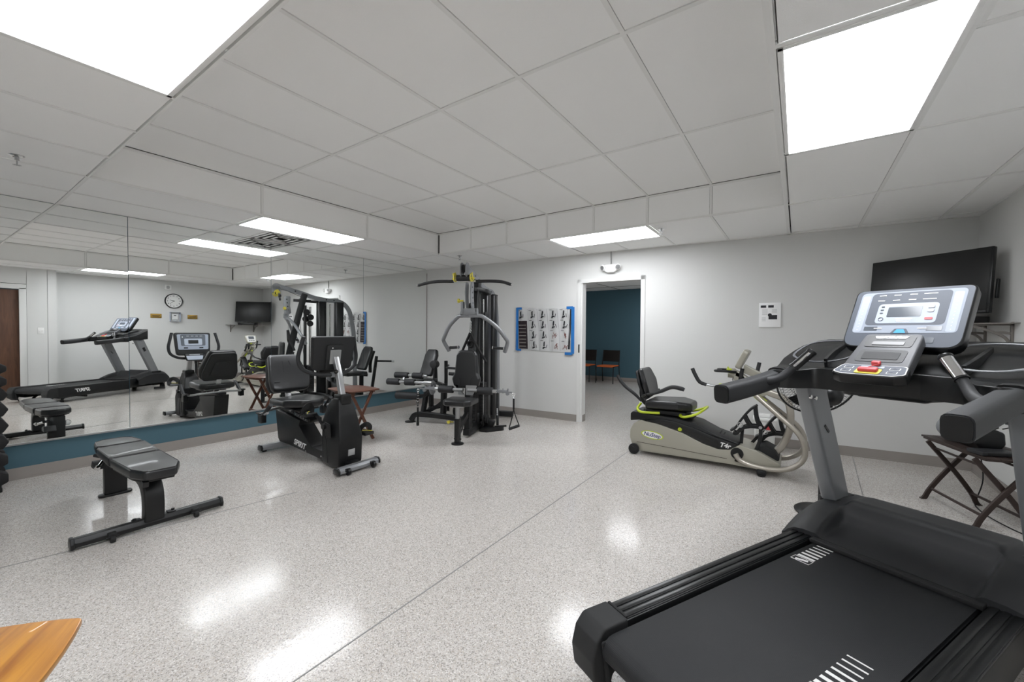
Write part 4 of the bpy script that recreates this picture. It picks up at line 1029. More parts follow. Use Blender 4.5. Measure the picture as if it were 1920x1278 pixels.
    for sx, sy in ((-.1, -.11), (.1, -.11), (-.065, .05), (.065, .05)): f.cyl((sx, sy, -.058), (sx, sy, -.062), .008, n=10)
    obj('back_shell', f, 'blk_matte', t)
    # side grips by the seat
    f = B(); f.tube([(-.30, -.33, .475), (-.36, -.335, .455), (-.47, -.30, .445), (-.54, -.18, .46), (-.56, 0, .465), (-.54, .18, .46), (-.47, .30, .445), (-.36, .335, .455), (-.30, .33, .475)], .014); sb = obj('seat_side_bar', f, 'satin', t)
    for s in (-1, 1):
        f = B(); f.tube([(-.37, s * .335, .45), (-.31, s * .332, .50), (-.24, s * .325, .56)], .02); obj('side_grip', f, 'foam', sb)
        f = B(); f.box((-.41, s * .335, .405), (.075, .055, .09), bev=.006); f.box((-.44, s * .335, .455), (.10, .06, .02), bev=.008); obj('grip_block', f, 'blk_gloss', sb)
    # stabilisers
    for nm, x, yl, rz in (('front', .73, .42, -0), ('rear', -.62, .50, 0)):
        f = B(); f.m = Matrix.Translation((x, -.0, 0)) @ euler(0, 0, 2 if nm == 'front' else 0)
        f.prism(rpoly([(-.042, .022), (.042, .022), (.042, .052), (.022, .072), (-.022, .072), (-.042, .052)], .006), 'xz', -yl / 2, yl / 2, bev=.002); st = obj('stabiliser', f, 'silver', t)
        for s in (-1, 1):
            f = B(Matrix.Translation((x, 0, 0)) @ euler(0, 0, 2 if nm == 'front' else 0))
            f.prism(rpoly([(-.045, .018), (.045, .018), (.045, .054), (.024, .076), (-.024, .076), (-.045, .054)], .008), 'xz', *sorted((s * yl / 2, s * (yl / 2 + .022))), bev=.006); obj('end_cap', f, 'blk_gloss', st)
            f = B()
            if nm == 'front': f.cyl((x + .055, s * (yl / 2 - .06), .032), (x + .055, s * (yl / 2 - .09), .032), .032, bev=.006); f.box((x + .03, s * (yl / 2 - .075), .045), (.06, .05, .03), bev=.005); obj('transport_wheel', f, 'blk_gloss', st)
            else: f.cyl((x, s * (yl / 2 - .03), 0), (x, s * (yl / 2 - .03), .025), .022); obj('levelling_foot', f, 'rubber', st)
    f = B(); f.box((.655, 0, .05), (.10, .12, .05), bev=.01); obj('front_bracket', f, 'blk', t)
    f = B(); f.box((-.60, 0, .065), (.12, .10, .05), bev=.01); obj('rear_bracket', f, 'silver', t)
bike()

# ================================================================== RECUMBENT STEPPER (local X right, Y forward)
def stepper():
    t = thing('recumbent_stepper', 'champagne and lime recumbent cross trainer standing by the far wall', 'stepper', (4.2, -.70, 0), -90)
    side = [(.026, .035), (-.055, .10), (-.078, .18), (-.072, .26), (-.033, .33), (.036, .368), (.208, .353), (.473, .291), (.663, .212), (.799, .180), (.897, .190), (.982, .248), (1.136, .211), (1.324, .117), (1.30, .07), (1.149, .045), (.889, .050)]
    f = B(); f.prism(rpoly(side, .04, 3), 'yz', -.19, .19, bev=.022, seg=3); sh = obj('base_shell', f, 'khaki', t, sm=50)
    f = B(); f.tube([(.192, .0, .13), (.192, .4, .118), (.192, .88, .10)], .002, n=5); obj('shell_seam', f, 'brown_metal', sh)
    # oval badge with lettering, near side
    mb = frame_m((.1915, .165, .225), (0, 1, -.09), (0, .09, 1))
    f = B(mb); f.lathe([(0, .0), (1, 0), (.97, .003), (0, .004)], n=36); 
    for v in f.bm.verts: pass
    def oval(name, rx, ry, z0, z1, m_, par, mtx=mb):
        g = B(mtx); g.prism([(rx * math.cos(2 * PI * k / 36), ry * math.sin(2 * PI * k / 36)) for k in range(36)], 'xy', z0, z1); return obj(name, g, m_, par)
    f.bm.free()
    bd = oval('badge', .118, .042, 0, .0015, 'lime', t); oval('badge_field', .106, .034, .001, .0024, 'white', bd)
    ink = mat('navy_ink', '24306e', .5)
    g = B(); g.text('NuStep', .058, mb @ Matrix.Translation((0, .0, .003)), shear=.15, bold=.001); obj('badge_lettering', g, ink, bd)
    # black top deck with side stripe
    top = [(-.078, .43), (-.05, .455), (.10, .45), (.184, .44), (.413, .432), (.607, .395), (.769, .318), (.977, .262), (.985, .245), (.90, .19), (.80, .182), (.663, .214), (.473, .293), (.208, .355), (.036, .37), (-.078, .35)]
    f = B(); f.prism(top, 'yz', -.175, .175, bev=.012, seg=2); dk = obj('top_deck', f, 'blk', t, sm=50)
    f = B(); stripe = [(.08, .366), (.22, .357), (.473, .300), (.663, .220), (.799, .186), (.90, .195), (.975, .25), (.90, .262), (.78, .29), (.6, .35), (.42, .395), (.25, .41)]
    f.prism(stripe, 'yz', -.196, .196, bev=.003); obj('side_stripe', f, 'blk_gloss', dk)
    g = B(); g.text('T4r', .062, frame_m((.1975, .86, .225), (0, 1, -.08), (0, .08, 1)), shear=.25, bold=.002); obj('model_lettering', g, 'white', dk)
    g = B(); g.cyl((.19, .445, .325), (.205, .445, .325), .020, bev=.004); obj('lime_knob', g, 'lime', t)
    g = B()
    for k in range(5): g.box((0, .80 + k * .03, .312 - k * .013), (.12, .012, .008), rot=(-24, 0, 0))
    obj('tread_ribs', g, 'rubber', dk)
    # rear wheels, front foot
    for s in (-1, 1):
        g = B(); g.cyl((s * .195, -.022, .056), (s * .235, -.022, .056), .056, bev=.008); w = obj('rear_wheel', g, 'rubber', t)
        g = B(); g.cyl((s * .235, -.022, .056), (s * .239, -.022, .056), .028); g.torus((s * .237, -.022, .056), .04, .003, (1, 0, 0)); obj('wheel_hub', g, 'blk_gloss', w)
    g = B(); g.box((0, 1.17, .045), (.40, .07, .05), bev=.006)
    for s in (-1, 1): g.box((s * .22, 1.17, .035), (.07, .075, .05), bev=.01); g.cyl((s * .235, 1.17, 0), (s * .235, 1.17, .015), .03)
    obj('front_foot', g, 'blk', t)
    # seat carriage, seat, back
    g = B(); g.box((0, .28, .465), (.26, .42, .05), bev=.015); g.box((0, .30, .44), (.16, .5, .03), bev=.005); obj('seat_carriage', g, 'blk_matte', t)
    f = B(); f.prism(rpoly([(-.20, .08), (.20, .08), (.215, .42), (.14, .55), (-.14, .55), (-.215, .42)], .05, 5), 'xy', .495, .585, bev=.028, seg=4, warp=lambda c: (c.x, c.y, c.z + .02 * math.sin((c.y - .08) * 6) - .04 * max(0, c.y - .42) + .05 * c.x * c.x)); st = obj('seat', f, 'vinyl', t, sm=60)
    for s in (-1, 1):
        pass
    g = B(); g.tube([(.10, .44, .465), (.17, .44, .46), (.215, .50, .462), (.212, .60, .50), (.15, .645, .53), (.0, .655, .535), (-.15, .645, .53), (-.212, .60, .50), (-.215, .50, .462), (-.17, .44, .46), (-.10, .44, .465)], .0125); obj('swivel_lever', g, 'lime', t)
    g = B(); g.tube([(.19, .24, .468), (.20, .12, .462), (.19, .03, .462), (.14, -.01, .49), (.06, .0, .53)], .0135); g.tube([(-.19, .24, .468), (-.20, .12, .462), (-.19, .03, .462), (-.14, -.01, .49), (-.06, .0, .53)], .0135); obj('rear_lever', g, 'lime', t)
    mb2 = frame_m((0, .075, .765), (1, 0, 0), (0, -.10, .32))
    f = B(mb2); out = rpoly([(-.17, -.15), (.17, -.15), (.205, .02), (.15, .17), (-.15, .17), (-.205, .02)], [.06, .06, .1, .05, .05, .1], 6)
    f.prism(out, 'xy', .0, .06, bev=.024, seg=4, warp=lambda c: (c.x, c.y, c.z - .035 * (c.x / .2) ** 2)); 
    # z axis of this frame points backwards, so mirror to the rider side
    bk = obj('backrest', f, 'vinyl', t, sm=60)
    f = B(mb2); f.prism([(x * .93, y * .93) for x, y in out], 'xy', .045, .075, bev=.012, seg=3); obj('back_shell', f, 'blk_matte', t)
    g = B(); g.tube([(0, .13, .49), (0, .02, .54), (0, -.01, .62), (0, -.01, .72)], 1, sec=(.07, .03), up=(0, 1, 0)); g.cyl((-.10, .04, .62), (.10, .04, .62), .03); obj('back_post', g, 'blk', t)
    for s in (-1, 1):
        g = B(); g.tube([(s * .10, .04, .62), (s * .18, .06, .63), (s * .24, .12, .66)], .016)
        if s > 0: g.tube([(.24, .12, .66), (.265, .2, .68), (.275, .28, .715)], .013)
        else: g.tube([(-.24, .12, .66), (-.27, .02, .58), (-.28, -.08, .51)], .013); 
        ar = obj('armrest', g, 'blk', t)
        g = B()
        if s > 0: g.tube([(.27, .20, .68), (.275, .28, .715), (.28, .38, .762), (.28, .47, .755), (.28, .50, .745)], [.014, .019, .02, .022, .018])
        else: g.tube([(-.28, -.10, .50), (-.28, -.18, .575), (-.28, -.30, .66), (-.28, -.37, .74), (-.28, -.40, .79)], [.014, .019, .02, .021, .018])
        obj('arm_pad', g, 'foam', ar)
    # front loop tubes
    for s in (-1, 1):
        g = B(); g.tube([(s * .21, .955, .165), (s * .215, .99, .115), (s * .22, 1.08, .082), (s * .22, 1.22, .072), (s * .215, 1.36, .095), (s * .20, 1.46, .165), (s * .19, 1.495, .27), (s * .175, 1.45, .41), (s * .13, 1.30, .55), (s * .09, 1.14, .69), (s * .05, 1.05, .78)], .023, n=14, sub=5); obj('frame_tube', g, 'champ', t)
    g = B(); g.tube([(0, 1.08, .80), (0, 1.22, .745), (0, 1.33, .70), (0, 1.375, .62), (0, 1.375, .42), (0, 1.31, .24), (0, 1.22, .16)], 1, sec=(.085, .06, .45), up=(0, 1, .3)); obj('spine', g, 'champ', t)
    g = B(); g.prism(rpoly([(1.06, .15), (1.12, .235), (1.19, .26), (1.27, .22), (1.32, .13)], .03), 'yz', -.13, .13, bev=.02, seg=3); obj('front_cowl', g, 'blk_matte', t)
    g = B(); g.cyl((.185, .965, .165), (.1965, .965, .165), .055, n=28); g.box((.17, .975, .12), (.04, .08, .09), bev=.01); obj('tube_socket', g, 'blk', t)
    # pedals: V shaped black foot plates on long links
    for s, oy, oz in ((1, 0, 0), (-1, .19, -.09)):
        x = s * .12
        P = lambda *q: [(x, a + oy, b + oz) for a, b in q]
        f = B(); f.tube(P((1.118, .632), (1.075, .600), (1.03, .545), (.985, .475), (.945, .405), (.905, .372)), 1, sec=(.115, .020, .4), up=(0, -.6, .8)); pd = obj('pedal', f, 'blk', t)
        for k in (-1, 1):
            g = B(); g.m = Matrix.Translation((k * .040, 0, 0))
            g.tube(P((1.105, .615), (1.112, .55), (1.125, .49), (1.152, .435)), 1, sec=(.020, .030), up=(0, 1, 0)); g.tube(P((.925, .352), (.955, .352), (1.0, .405), (1.07, .432), (1.152, .435)), 1, sec=(.020, .030), up=(0, 0, 1)); g.tube(P((1.02, .52), (1.045, .47), (1.07, .432)), 1, sec=(.020, .030), up=(0, 1, 0)); obj('pedal_rib', g, 'blk', pd)
        g = B(); g.torus((x + .055, .985 + oy, .44 + oz), .022, .005, (1, 0, 0)); g.cyl((x - .05, 1.152 + oy, .435 + oz), (x + .06, 1.152 + oy, .435 + oz), .014); obj('pedal_pivot', g, 'satin', pd)
    g = B(); g.tube([(.12, 1.15, .44), (.13, 1.15, .33), (.14, 1.12, .22), (.14, 1.07, .10)], 1, sec=(.02, .03), up=(0, 1, 0)); g.tube([(.10, 1.0, .40), (.10, .99, .25)], 1, sec=(.02, .028), up=(0, 1, 0), smooth=False); g.tube([(-.10, 1.12, .30), (-.10, 1.02, .16)], 1, sec=(.02, .028), up=(0, 1, 0), smooth=False); g.ball((.135, 1.155, .43), .025); obj('pedal_link', g, 'blk', t)
    # neck, cross piece and console
    g = B(); g.tube([(0, .86, .92), (0, .96, .90), (0, 1.04, .80), (0, 1.10, .72)], 1, sec=(.09, .06, .4), up=(0, 1, 0)); g.prism(rpoly([(.93, .95), (1.16, .80), (1.22, .74), (1.14, .70), (1.00, .76), (.90, .86)], .02), 'yz', -.045, .045, bev=.01); g.prism(rpoly([(1.0, 1.01), (1.26, .87), (1.22, .83), (.98, .93)], .01), 'yz', -.035, .035, bev=.006); obj('neck', g, 'khaki', t)
    mc = frame_m((0, .985, 1.06), (1, 0, 0), (0, .095, .20))
    f = B(mc); f.prism(rpoly([(-.10, -.10), (.10, -.10), (.13, .10), (-.13, .10)], .04, 6), 'xy', -.025, .028, bev=.012, seg=3); con = obj('display_console', f, 'khaki', t)
    f = B(mc); f.prism(rpoly([(-.085, -.08), (.085, -.08), (.105, .085), (-.105, .085)], .03), 'xy', .027, .0295); obj('console_face', f, 'white', con)
    f = B(mc); f.prism(rrect(.12, .07, .01, 0, .03), 'xy', .029, .031); 
    for k in range(3): f.prism(rrect(.03, .018, .006, -.045 + k * .045, -.045), 'xy', .029, .031)
    obj('readout', f, 'lcd', con)
    for s in (-1, 1):
        g = B(); g.tube([(s * .05, .93, .93), (s * .10, .86, .938), (s * .12, .78, .94), (s * .09, .75, .94), (s * .03, .80, .938)], .0125); obj('console_grip', g, 'blk', t)
    g = B(); g.ball((.05, .87, .955), .016, (1, 1.6, .7)); g.box((.05, .86, .972), (.02, .012, .02), rot=(20, 0, 0)); g.ball((.06, .80, .80), .016, (1, 1.4, .7)); obj('lime_latch', g, 'lime', t)
    g = B(); g.tube([(.04, 1.06, .77), (.05, 1.12, .70), (.05, 1.18, .655)], 1, sec=(.02, .05), up=(0, 1, 0)); obj('lime_clamp', g, 'lime', t)
    # long moving arm with grip
    g = B(); g.tube([(.27, .68, .815), (.24, .78, .802), (.16, .92, .80), (.09, 1.04, .79), (.09, 1.14, .70)], .011); ar = obj('moving_arm', g, 'satin', t)
    g = B(); g.tube([(.27, .57, .965), (.272, .60, .90), (.27, .64, .835), (.262, .70, .81)], [.018, .018, .018, .016]); obj('arm_grip', g, 'foam', ar)
    g = B(); g.tube([(-.10, 1.14, .70), (-.12, 1.12, .78), (-.16, 1.08, .84)], .011); ar = obj('moving_arm', g, 'satin', t)
    g = B(); g.tube([(-.16, 1.09, .83), (-.18, 1.09, .90), (-.20, 1.11, 1.02)], [.014, .018, .018]); obj('arm_grip', g, 'foam', ar)
    g = B(); g.tube([(.03, .93, .90), (.04, .90, .86), (.05, .93, .80), (.03, .99, .78)], .003, n=6); g.cyl((.055, .985, .97), (.055, .965, .83), .018); obj('cable', g, 'rubber', t)
stepper()
# ================================================================== MULTI STATION GYM (local X right, Y back)
def multigym():
    t = thing('multi_station_gym', 'black and grey multi station gym with weight towers in the mirrored corner', 'multigym', (2.15, -1.15, 0), 20.1)
    GI = (Matrix.Translation((2.15, -1.15, 0)) @ euler(0, 0, 20.1)).inverted()
    # main leaning post and low spine
    f = B(); f.tube([(0, .04, 1.99), (0, -.09, 1.46), (0, -.215, .87), (0, -.29, .42), (0, -.30, .10)], 1, sec=(.075, .105, .2), up=(0, 1, 0)); obj('leaning_post', f, 'frame', t)
    f = B(); f.box((0, .28, .07), (.09, 1.3, .08), bev=.008); f.box((0, .98, .06), (.5, .09, .08), bev=.008); f.box((0, -.30, .25), (.06, .06, .4), bev=.006); obj('base_beam', f, 'frame', t)
    # grey arch over the top
    f = B(); f.tube([(0, -.40, 2.10), (0, -.22, 2.055), (0, -.02, 2.0), (0, .22, 1.925), (0, .45, 1.89), (0, .62, 1.885), (0, .76, 1.825), (0, .86, 1.68), (0, .91, 1.45), (0, .95, 1.1), (0, .98, .12)], 1, sec=(.055, .08, .25), up=(0, .3, 1)); ar = obj('top_arch', f, 'gunmetal', t)
    f = B()
    for y, z in ((.42, 1.90), (.56, 1.893), (-.12, 2.03)): f.cyl((-.03, y, z), (.03, y, z), .014)
    obj('arch_bolt', f, 'blk_gloss', ar)
    # pulley head
    f = B()
    for x in (-.035, .035): f.lathe([(.0, -.006), (.062, -.006), (.066, 0), (.062, .006), (0, .006)], c=(x, -.43, 2.085), axis=(1, 0, 0)); f.prism(rpoly([(-.50, 1.99), (-.40, 1.95), (-.36, 2.06), (-.42, 2.13), (-.49, 2.10)], .02), 'yz', x - .006, x + .006)
    hd = obj('pulley_head', f, 'gunmetal', t)
    f = B(); f.lathe([(0, -.02), (.052, -.02), (.04, 0), (.052, .02), (0, .02)], c=(0, -.43, 2.075), axis=(1, 0, 0)); obj('pulley_wheel', f, 'rubber', hd)
    f = B(); f.tube([(-.10, -.44, 1.965), (.06, -.42, 1.965)], .038, smooth=False, n=18); obj('centre_roll', f, 'foam', hd)
    f = B()
    for s, x in ((-1, -.125), (1, .085)): f.torus((x, -.43, 1.97), .045, .008, (1, 0, 0)); f.box((x + .01 * s, -.43, 2.0), (.012, .06, .06), rot=(20, 0, 15 * s), bev=.004); f.cyl((x, -.43, 1.97), (x + s * .03, -.43, 1.95), .018)
    obj('yellow_guard', f, 'yellow', hd)
    # lat bar
    f = B(); f.tube([(-.63, -.44, 1.885), (-.50, -.43, 1.915), (-.36, -.42, 1.932), (.0, -.38, 1.93), (.32, -.34, 1.93), (.44, -.32, 1.92), (.56, -.30, 1.882)], .013); lb = obj('lat_bar', f, 'chrome', t)
    f = B(); f.tube([(-.615, -.439, 1.888), (-.50, -.43, 1.915), (-.36, -.42, 1.932), (-.16, -.40, 1.932)], .019); obj('bar_grip', f, 'foam', lb)
    f = B(); f.tube([(.12, -.365, 1.93), (.32, -.34, 1.93), (.44, -.32, 1.92), (.545, -.302, 1.888)], .019); obj('bar_grip', f, 'foam', lb)
    # range adjuster plate with holes
    f = B(); pl = rpoly([(-.20, 1.93), (-.29, 1.93), (-.315, 1.80), (-.30, 1.66), (-.25, 1.58), (-.19, 1.62), (-.21, 1.75)], .02, 3)
    for x in (-.04, .03): f.prism(pl, 'yz', x - .006, x + .006, bev=.001)
    ad = obj('range_adjuster', f, 'silver', t)
    f = B()
    for x in (-.048, .037):
        for k in range(4): f.cyl((x - .001, -.265 + .008 * k, 1.87 - k * .065), (x + .001 + .0, -.265 + .008 * k, 1.87 - k * .065), .012, n=10)
    obj('adjuster_hole', f, 'blk_gloss', ad)
    f = B(); f.cyl((-.07, -.30, 1.70), (-.12, -.31, 1.70), .012); f.lathe([(0, 0), (.026, 0), (.028, .015), (0, .02)], c=(-.12, -.31, 1.70), axis=(-1, 0, 0)); obj('adjuster_knob', f, 'yellow', ad)
    # press arm
    f = B(); f.box((-.005, -.27, 1.565), (.19, .07, .085), bev=.008); f.box((-.085, -.28, 1.61), (.03, .07, .16), bev=.008); f.cyl((-.11, -.27, 1.545), (.11, -.27, 1.545), .03); f.cyl((.10, -.27, 1.58), (.108, -.27, 1.58), .03); obj('press_pivot', f, 'gunmetal', t)
    for s in (-1, 1):
        f = B(); f.tube([(0, -.27, 1.515), (s * .10, -.26, 1.515), (s * .17, -.235, 1.50), (s * .32, -.16, 1.38), (s * .425, -.09, 1.23), (s * .44, -.06, 1.19), (s * .42, -.03, 1.13), (s * .385, .0, 1.055)], .0255, n=14, sub=5); pa = obj('press_arm', f, 'silver', t)
        f = B(); f.tube([(s * .385, -.005, 1.10), (s * .30, -.03, 1.105), (s * .24, -.05, 1.11)], .0185); obj('press_grip', f, 'foam', pa)
        f = B(); f.cyl((s * .24, -.05, 1.11), (s * .23, -.053, 1.111), .022); f.cyl((s * .385, -.005, 1.10), (s * .365, -.012, 1.101), .022); obj('grip_ring', f, 'chrome', pa)
    # weight towers
    for y in (.335, .655):
        f = B(); f.prism(rrect(.15, .17, .05, 0, y), 'xy', .05, 1.845, bev=.004); f.prism([(.055, y - .02), (.062, y - .0), (.055, y + .02)], 'xy', .06, 1.84); tw = obj('tower_shroud', f, 'blk_gloss', t, sm=50)
        f = B(); f.prism(rrect(.155, .175, .05, 0, y), 'xy', 1.84, 1.86, bev=.004); obj('shroud_cap', f, 'blk', tw)
    f = B()
    for k in range(15): f.box((-.02, .135, .16 + k * .033), (.20, .11, .030), bev=.003)
    st = obj('weight_stack', f, 'rubber', t)
    f = B()
    for k in range(15): f.box((-.0, .0785, .16 + k * .033), (.02, .002, .012))
    f.box((.072, .0785, .42), (.012, .002, .5)); obj('weight_numbers', f, 'label', st)
    f = B()
    for x in (-.08, .05): f.cyl((x, .135, .1), (x, .135, 1.75), .010)
    f.cyl((-.015, .495, .1), (-.015, .495, 1.82), .009); f.cyl((.03, .495, .1), (.03, .495, 1.82), .009); obj('guide_rod', f, 'chrome', t)
    f = B(); f.tube([(0, .10, 1.75), (.0, .12, 1.2), (0, .13, .65)], .004, n=6); f.tube([(.03, -.05, 1.85), (.02, -.02, 1.3), (.01, .03, .8), (0, .05, .3)], .004, n=6); f.tube([(0, -.33, 2.06), (0, 0, 1.93), (.0, .3, 1.86)], .004, n=6); obj('cable', f, 'rubber', t)
    for (x, y, z, r_, ax) in ((-.1, .06, 1.64, .06, (1, 0, 0)), (-.10, .13, 1.55, .055, (1, 0, 0)), (-.10, .12, 1.43, .055, (1, 0, 0)), (.10, .08, 1.52, .06, (1, 0, .2)), (.09, .02, .16, .065, (1, .3, 0)), (.05, -.06, .20, .065, (1, .3, 0)), (.12, .1, .15, .06, (1, .1, 0))):
        f = B(); f.lathe([(0, -.012), (r_, -.012), (r_ - .01, 0), (r_, .012), (0, .012)], c=(x, y, z), axis=ax, n=24); obj('pulley', f, 'rubber', t)
    f = B(); f.box((.0, .05, .9), (.05, .05, 1.75), bev=.005); f.box((0, -.0, 1.86), (.05, .30, .05), bev=.005); f.tube([(0, -.04, 1.87), (.09, .08, 1.86), (.08, .28, 1.85)], 1, sec=(.05, .05)); f.box((-.03, .13, .10), (.24, .14, .05), bev=.01); obj('inner_frame', f, 'frame', t)
    # seat back
    mb = frame_m((0, -.30, .855), (-1, 0, 0), (0, .03, .46))       # z towards -Y? (x cross y)
    out = rpoly([(-.10, .23), (.10, .23), (.135, .17), (.15, -.04), (.185, -.12), (.16, -.21), (.10, -.235), (-.10, -.235), (-.16, -.21), (-.185, -.12), (-.15, -.04), (-.135, .17)], .05, 4)
    f = B(); f.prism([(x, .855 + y) for x, y in out], 'xz', -.385, -.305, bev=.03, seg=4, warp=lambda c: (c.x, c.y + .05 * (c.z - .85) - .25 * c.x * c.x, c.z)); bk = obj('backrest', f, 'vinyl', t, sm=60)
    f = B()
    for s in (-1, 1): f.tube([(s * .115, -.390, .78), (s * .075, -.397, .73), (s * .065, -.399, .66)], .004, n=6)
    obj('stitch_seam', f, 'rubber', bk)
    # strap bracket behind the seat back
    f = B()
    for s in (-1, 1): f.tube([(0, -.24, 1.30), (s * .09, -.22, 1.12), (s * .19, -.16, .93)], 1, sec=(.02, .045), up=(0, 1, 0), smooth=False)
    f.torus((0, -.23, 1.16), .035, .012, (0, 1, 0), sc=(1, 1, 1.6)); stp = obj('hanging_strap', f, 'rubber', t)
    f = B()
    for k in range(9): f.torus((.0, -.23, 1.45 - k * .018), .010, .0028, (0, 1, 0) if k % 2 else (1, 0, 0), n=12, k=6)
    obj('chain', f, 'chrome', stp)
    # seat, post, foot
    f = B(); f.prism(rpoly([(-.18, -.40), (.18, -.40), (.175, -.68), (.12, -.74), (-.12, -.74), (-.175, -.68)], .04), 'xy', .452, .52, bev=.022, seg=4); obj('seat', f, 'vinyl', t, sm=60)
    f = B(); f.box((0, -.56, .443), (.16, .26, .02), bev=.004); f.tube([(0, -.645, .44), (0, -.645, .22)], 1, sec=(.045, .045, .2), up=(0, 1, 0), smooth=False); obj('seat_post', f, 'satin', t)
    f = B(); f.tube([(0, -.645, .30), (0, -.645, .02)], 1, sec=(.062, .062, .25), up=(0, 1, 0), smooth=False); f.tube([(0, -.64, .22), (.0, -.50, .23), (0, -.32, .30)], 1, sec=(.05, .07), up=(0, 0, 1)); f.tube([(0, -.64, .10), (0, -.55, .16), (0, -.5, .22)], 1, sec=(.04, .05)); f.lathe([(0, 0), (.072, 0), (.072, .012), (.04, .02), (0, .02)], c=(0, -.645, 0)); f.cyl((-.045, -.645, .06), (.045, -.645, .06), .008); obj('front_leg', f, 'frame', t)
    # arm rollers and side connectors
    for s in (-1, 1):
        f = B(); f.cyl((s * .03, -.40, .60), (s * .40, -.40, .60), .022); f.prism(rpoly([(s * .05 - .045, .54), (s * .05 + .045, .54), (s * .12 + .03 * s, .66), (s * .05 - .045, .66)], .01), 'xz', -.40, -.39); f.cyl((s * .07, -.405, .585), (s * .07, -.412, .585), .022); rb = obj('roller_bar', f, 'satin', t)
        f = B(); f.cyl((s * .16, -.40, .60), (s * .35, -.40, .60), .046, n=24, bev=.008); obj('foam_roller', f, 'foam', rb)
        f = B(); f.box((s * .47, -.40, .605), (.13, .03, .035), bev=.005); f.box((s * .50, -.42, .60), (.2, .012, .016), rot=(0, 0, -8 * s)); 
        for k in range(3): f.cyl((s * (.42 + .06 * k), -.40, .58), (s * (.42 + .06 * k), -.40, .64), .007)
        f.cyl((s * .54, -.39, .58), (s * .54, -.43, .58), .02); obj('cable_arm', f, 'gunmetal', rb)
        f = B(); f.torus((s * .62, -.43, .575), .016, .004, (0, 1, 0), sc=(1, 1, 1.6)); f.torus((s * .62, -.43, .54), .012, .003, (1, 0, 0), n=12, k=6); obj('carabiner', f, 'chrome', rb)
    f = B(); f.tube([(.62, -.43, .53), (.62, -.43, .40)], 1, sec=(.022, .006), up=(0, 1, 0), smooth=False); f.tube([(.62, -.43, .40), (.60, -.43, .30), (.565, -.43, .17)], .006); f.tube([(.62, -.43, .40), (.645, -.43, .32), (.69, -.43, .21)], .006); sh = obj('strap_handle', f, 'rubber', t)
    f = B(); f.cyl((.565, -.43, .165), (.69, -.43, .215), .017, bev=.003); obj('handle_grip', f, 'foam', sh)
    f = B()
    for k in range(5): f.torus((-.63, -.42, .53 - k * .035), .014, .005, (0, 1, 0) if k % 2 else (1, 0, 0), n=12, k=6)
    f.cyl((-.63, -.42, .36), (-.63, -.42, .17), .012); f.cyl((-.63, -.42, .17), (-.63, -.42, .13), .018); ch = obj('ankle_chain', f, 'blk_gloss', t)
    f = B()
    for k in range(4): f.cyl((-.63, -.42, .505 - k * .035), (-.63, -.42, .512 - k * .035), .019, n=12)
    obj('chain_ring', f, 'chrome', ch)
    # upright stored bar, foot plates
    f = B(); f.cyl((.235, .20, .02), (.235, .20, .50), .018, bev=.003); sb = obj('stored_bar', f, 'foam', t)
    f = B(); 
    for k in range(4): f.box((.235, .181, .20 + k * .025), (.014, .002, .018))
    obj('bar_lettering', f, 'paper', sb)
    f = B(); f.prism(rpoly([(.04, .0), (.15, -.02), (.32, .12), (.34, .18), (.20, .14), (.06, .14)], .015), 'xy', .0, .05, bev=.006); f.box((.14, .14, .08), (.12, .1, .12), rot=(0, 20, 0), bev=.01); f.box((.29, .15, .055), (.16, .03, .02), rot=(0, 0, 30)); obj('foot_plate', f, 'blk', t)
    f = B(); f.cyl((.09, -.33, .44), (.13, -.37, .46), .01); f.lathe([(0, 0), (.022, 0), (.024, .014), (0, .02)], c=(.12, -.37, .46), axis=(.3, -1, .2)); obj('seat_knob', f, 'yellow', t)
    # ---- leg extension wing (world coordinates through GI)
    f = B(GI); f.tube([(1.02, -1.26, .03), (1.08, -1.23, .11), (1.25, -1.17, .12), (1.60, -1.04, .10), (1.95, -.95, .08)], 1, sec=(.075, .07, .2), up=(0, 0, 1)); f.lathe([(0, 0), (.075, 0), (.075, .012), (.04, .02), (0, .02)], c=(1.0, -1.265, 0)); 
    wb = obj('wing_beam', f, 'frame', t)
    g = B(GI); g.text('TUFFSTUFF', .042, frame_m((1.36, -1.165, .115), (.94, .345, -.03), (0, 0.02, 1)), bold=.001); obj('brand_lettering', g, 'paper', wb)
    f = B(GI); f.tube([(1.16, -1.17, .10), (1.16, -1.08, .50)], 1, sec=(.06, .06, .2), smooth=False, up=(0, 1, 0)); f.tube([(1.45, -1.05, .10), (1.45, -1.03, .56)], 1, sec=(.06, .07, .2), smooth=False, up=(0, 1, 0)); f.tube([(1.16, -1.1, .14), (1.28, -1.05, .20), (1.43, -1.0, .32)], 1, sec=(.02, .05), up=(0, 0, 1)); f.tube([(.90, -.75, .12), (.90, -.75, .55)], 1, sec=(.06, .06), smooth=False, up=(0, 1, 0)); f.tube([(.90, -.75, .12), (1.2, -1.12, .12)], 1, sec=(.06, .06), smooth=False); f.tube([(.9, -.62, .50), (1.45, -1.03, .54)], 1, sec=(.05, .05), smooth=False); obj('wing_frame', f, 'frame', t)
    f = B(GI); mbk = frame_m((.835, -.69, .81), (1, .0, 0), (-.07, .17, .42)); f.m = GI @ mbk
    f.prism(rpoly([(-.125, -.22), (.125, -.22), (.13, .13), (.09, .22), (-.09, .22), (-.13, .13)], .04), 'xy', .0, .07, bev=.025, seg=4); obj('leg_backrest', f, 'vinyl', t, sm=60)
    f = B(GI); f.box((.89, -.93, .555), (.28, .42, .065), bev=.025, seg=4); obj('leg_seat', f, 'vinyl', t, sm=60)
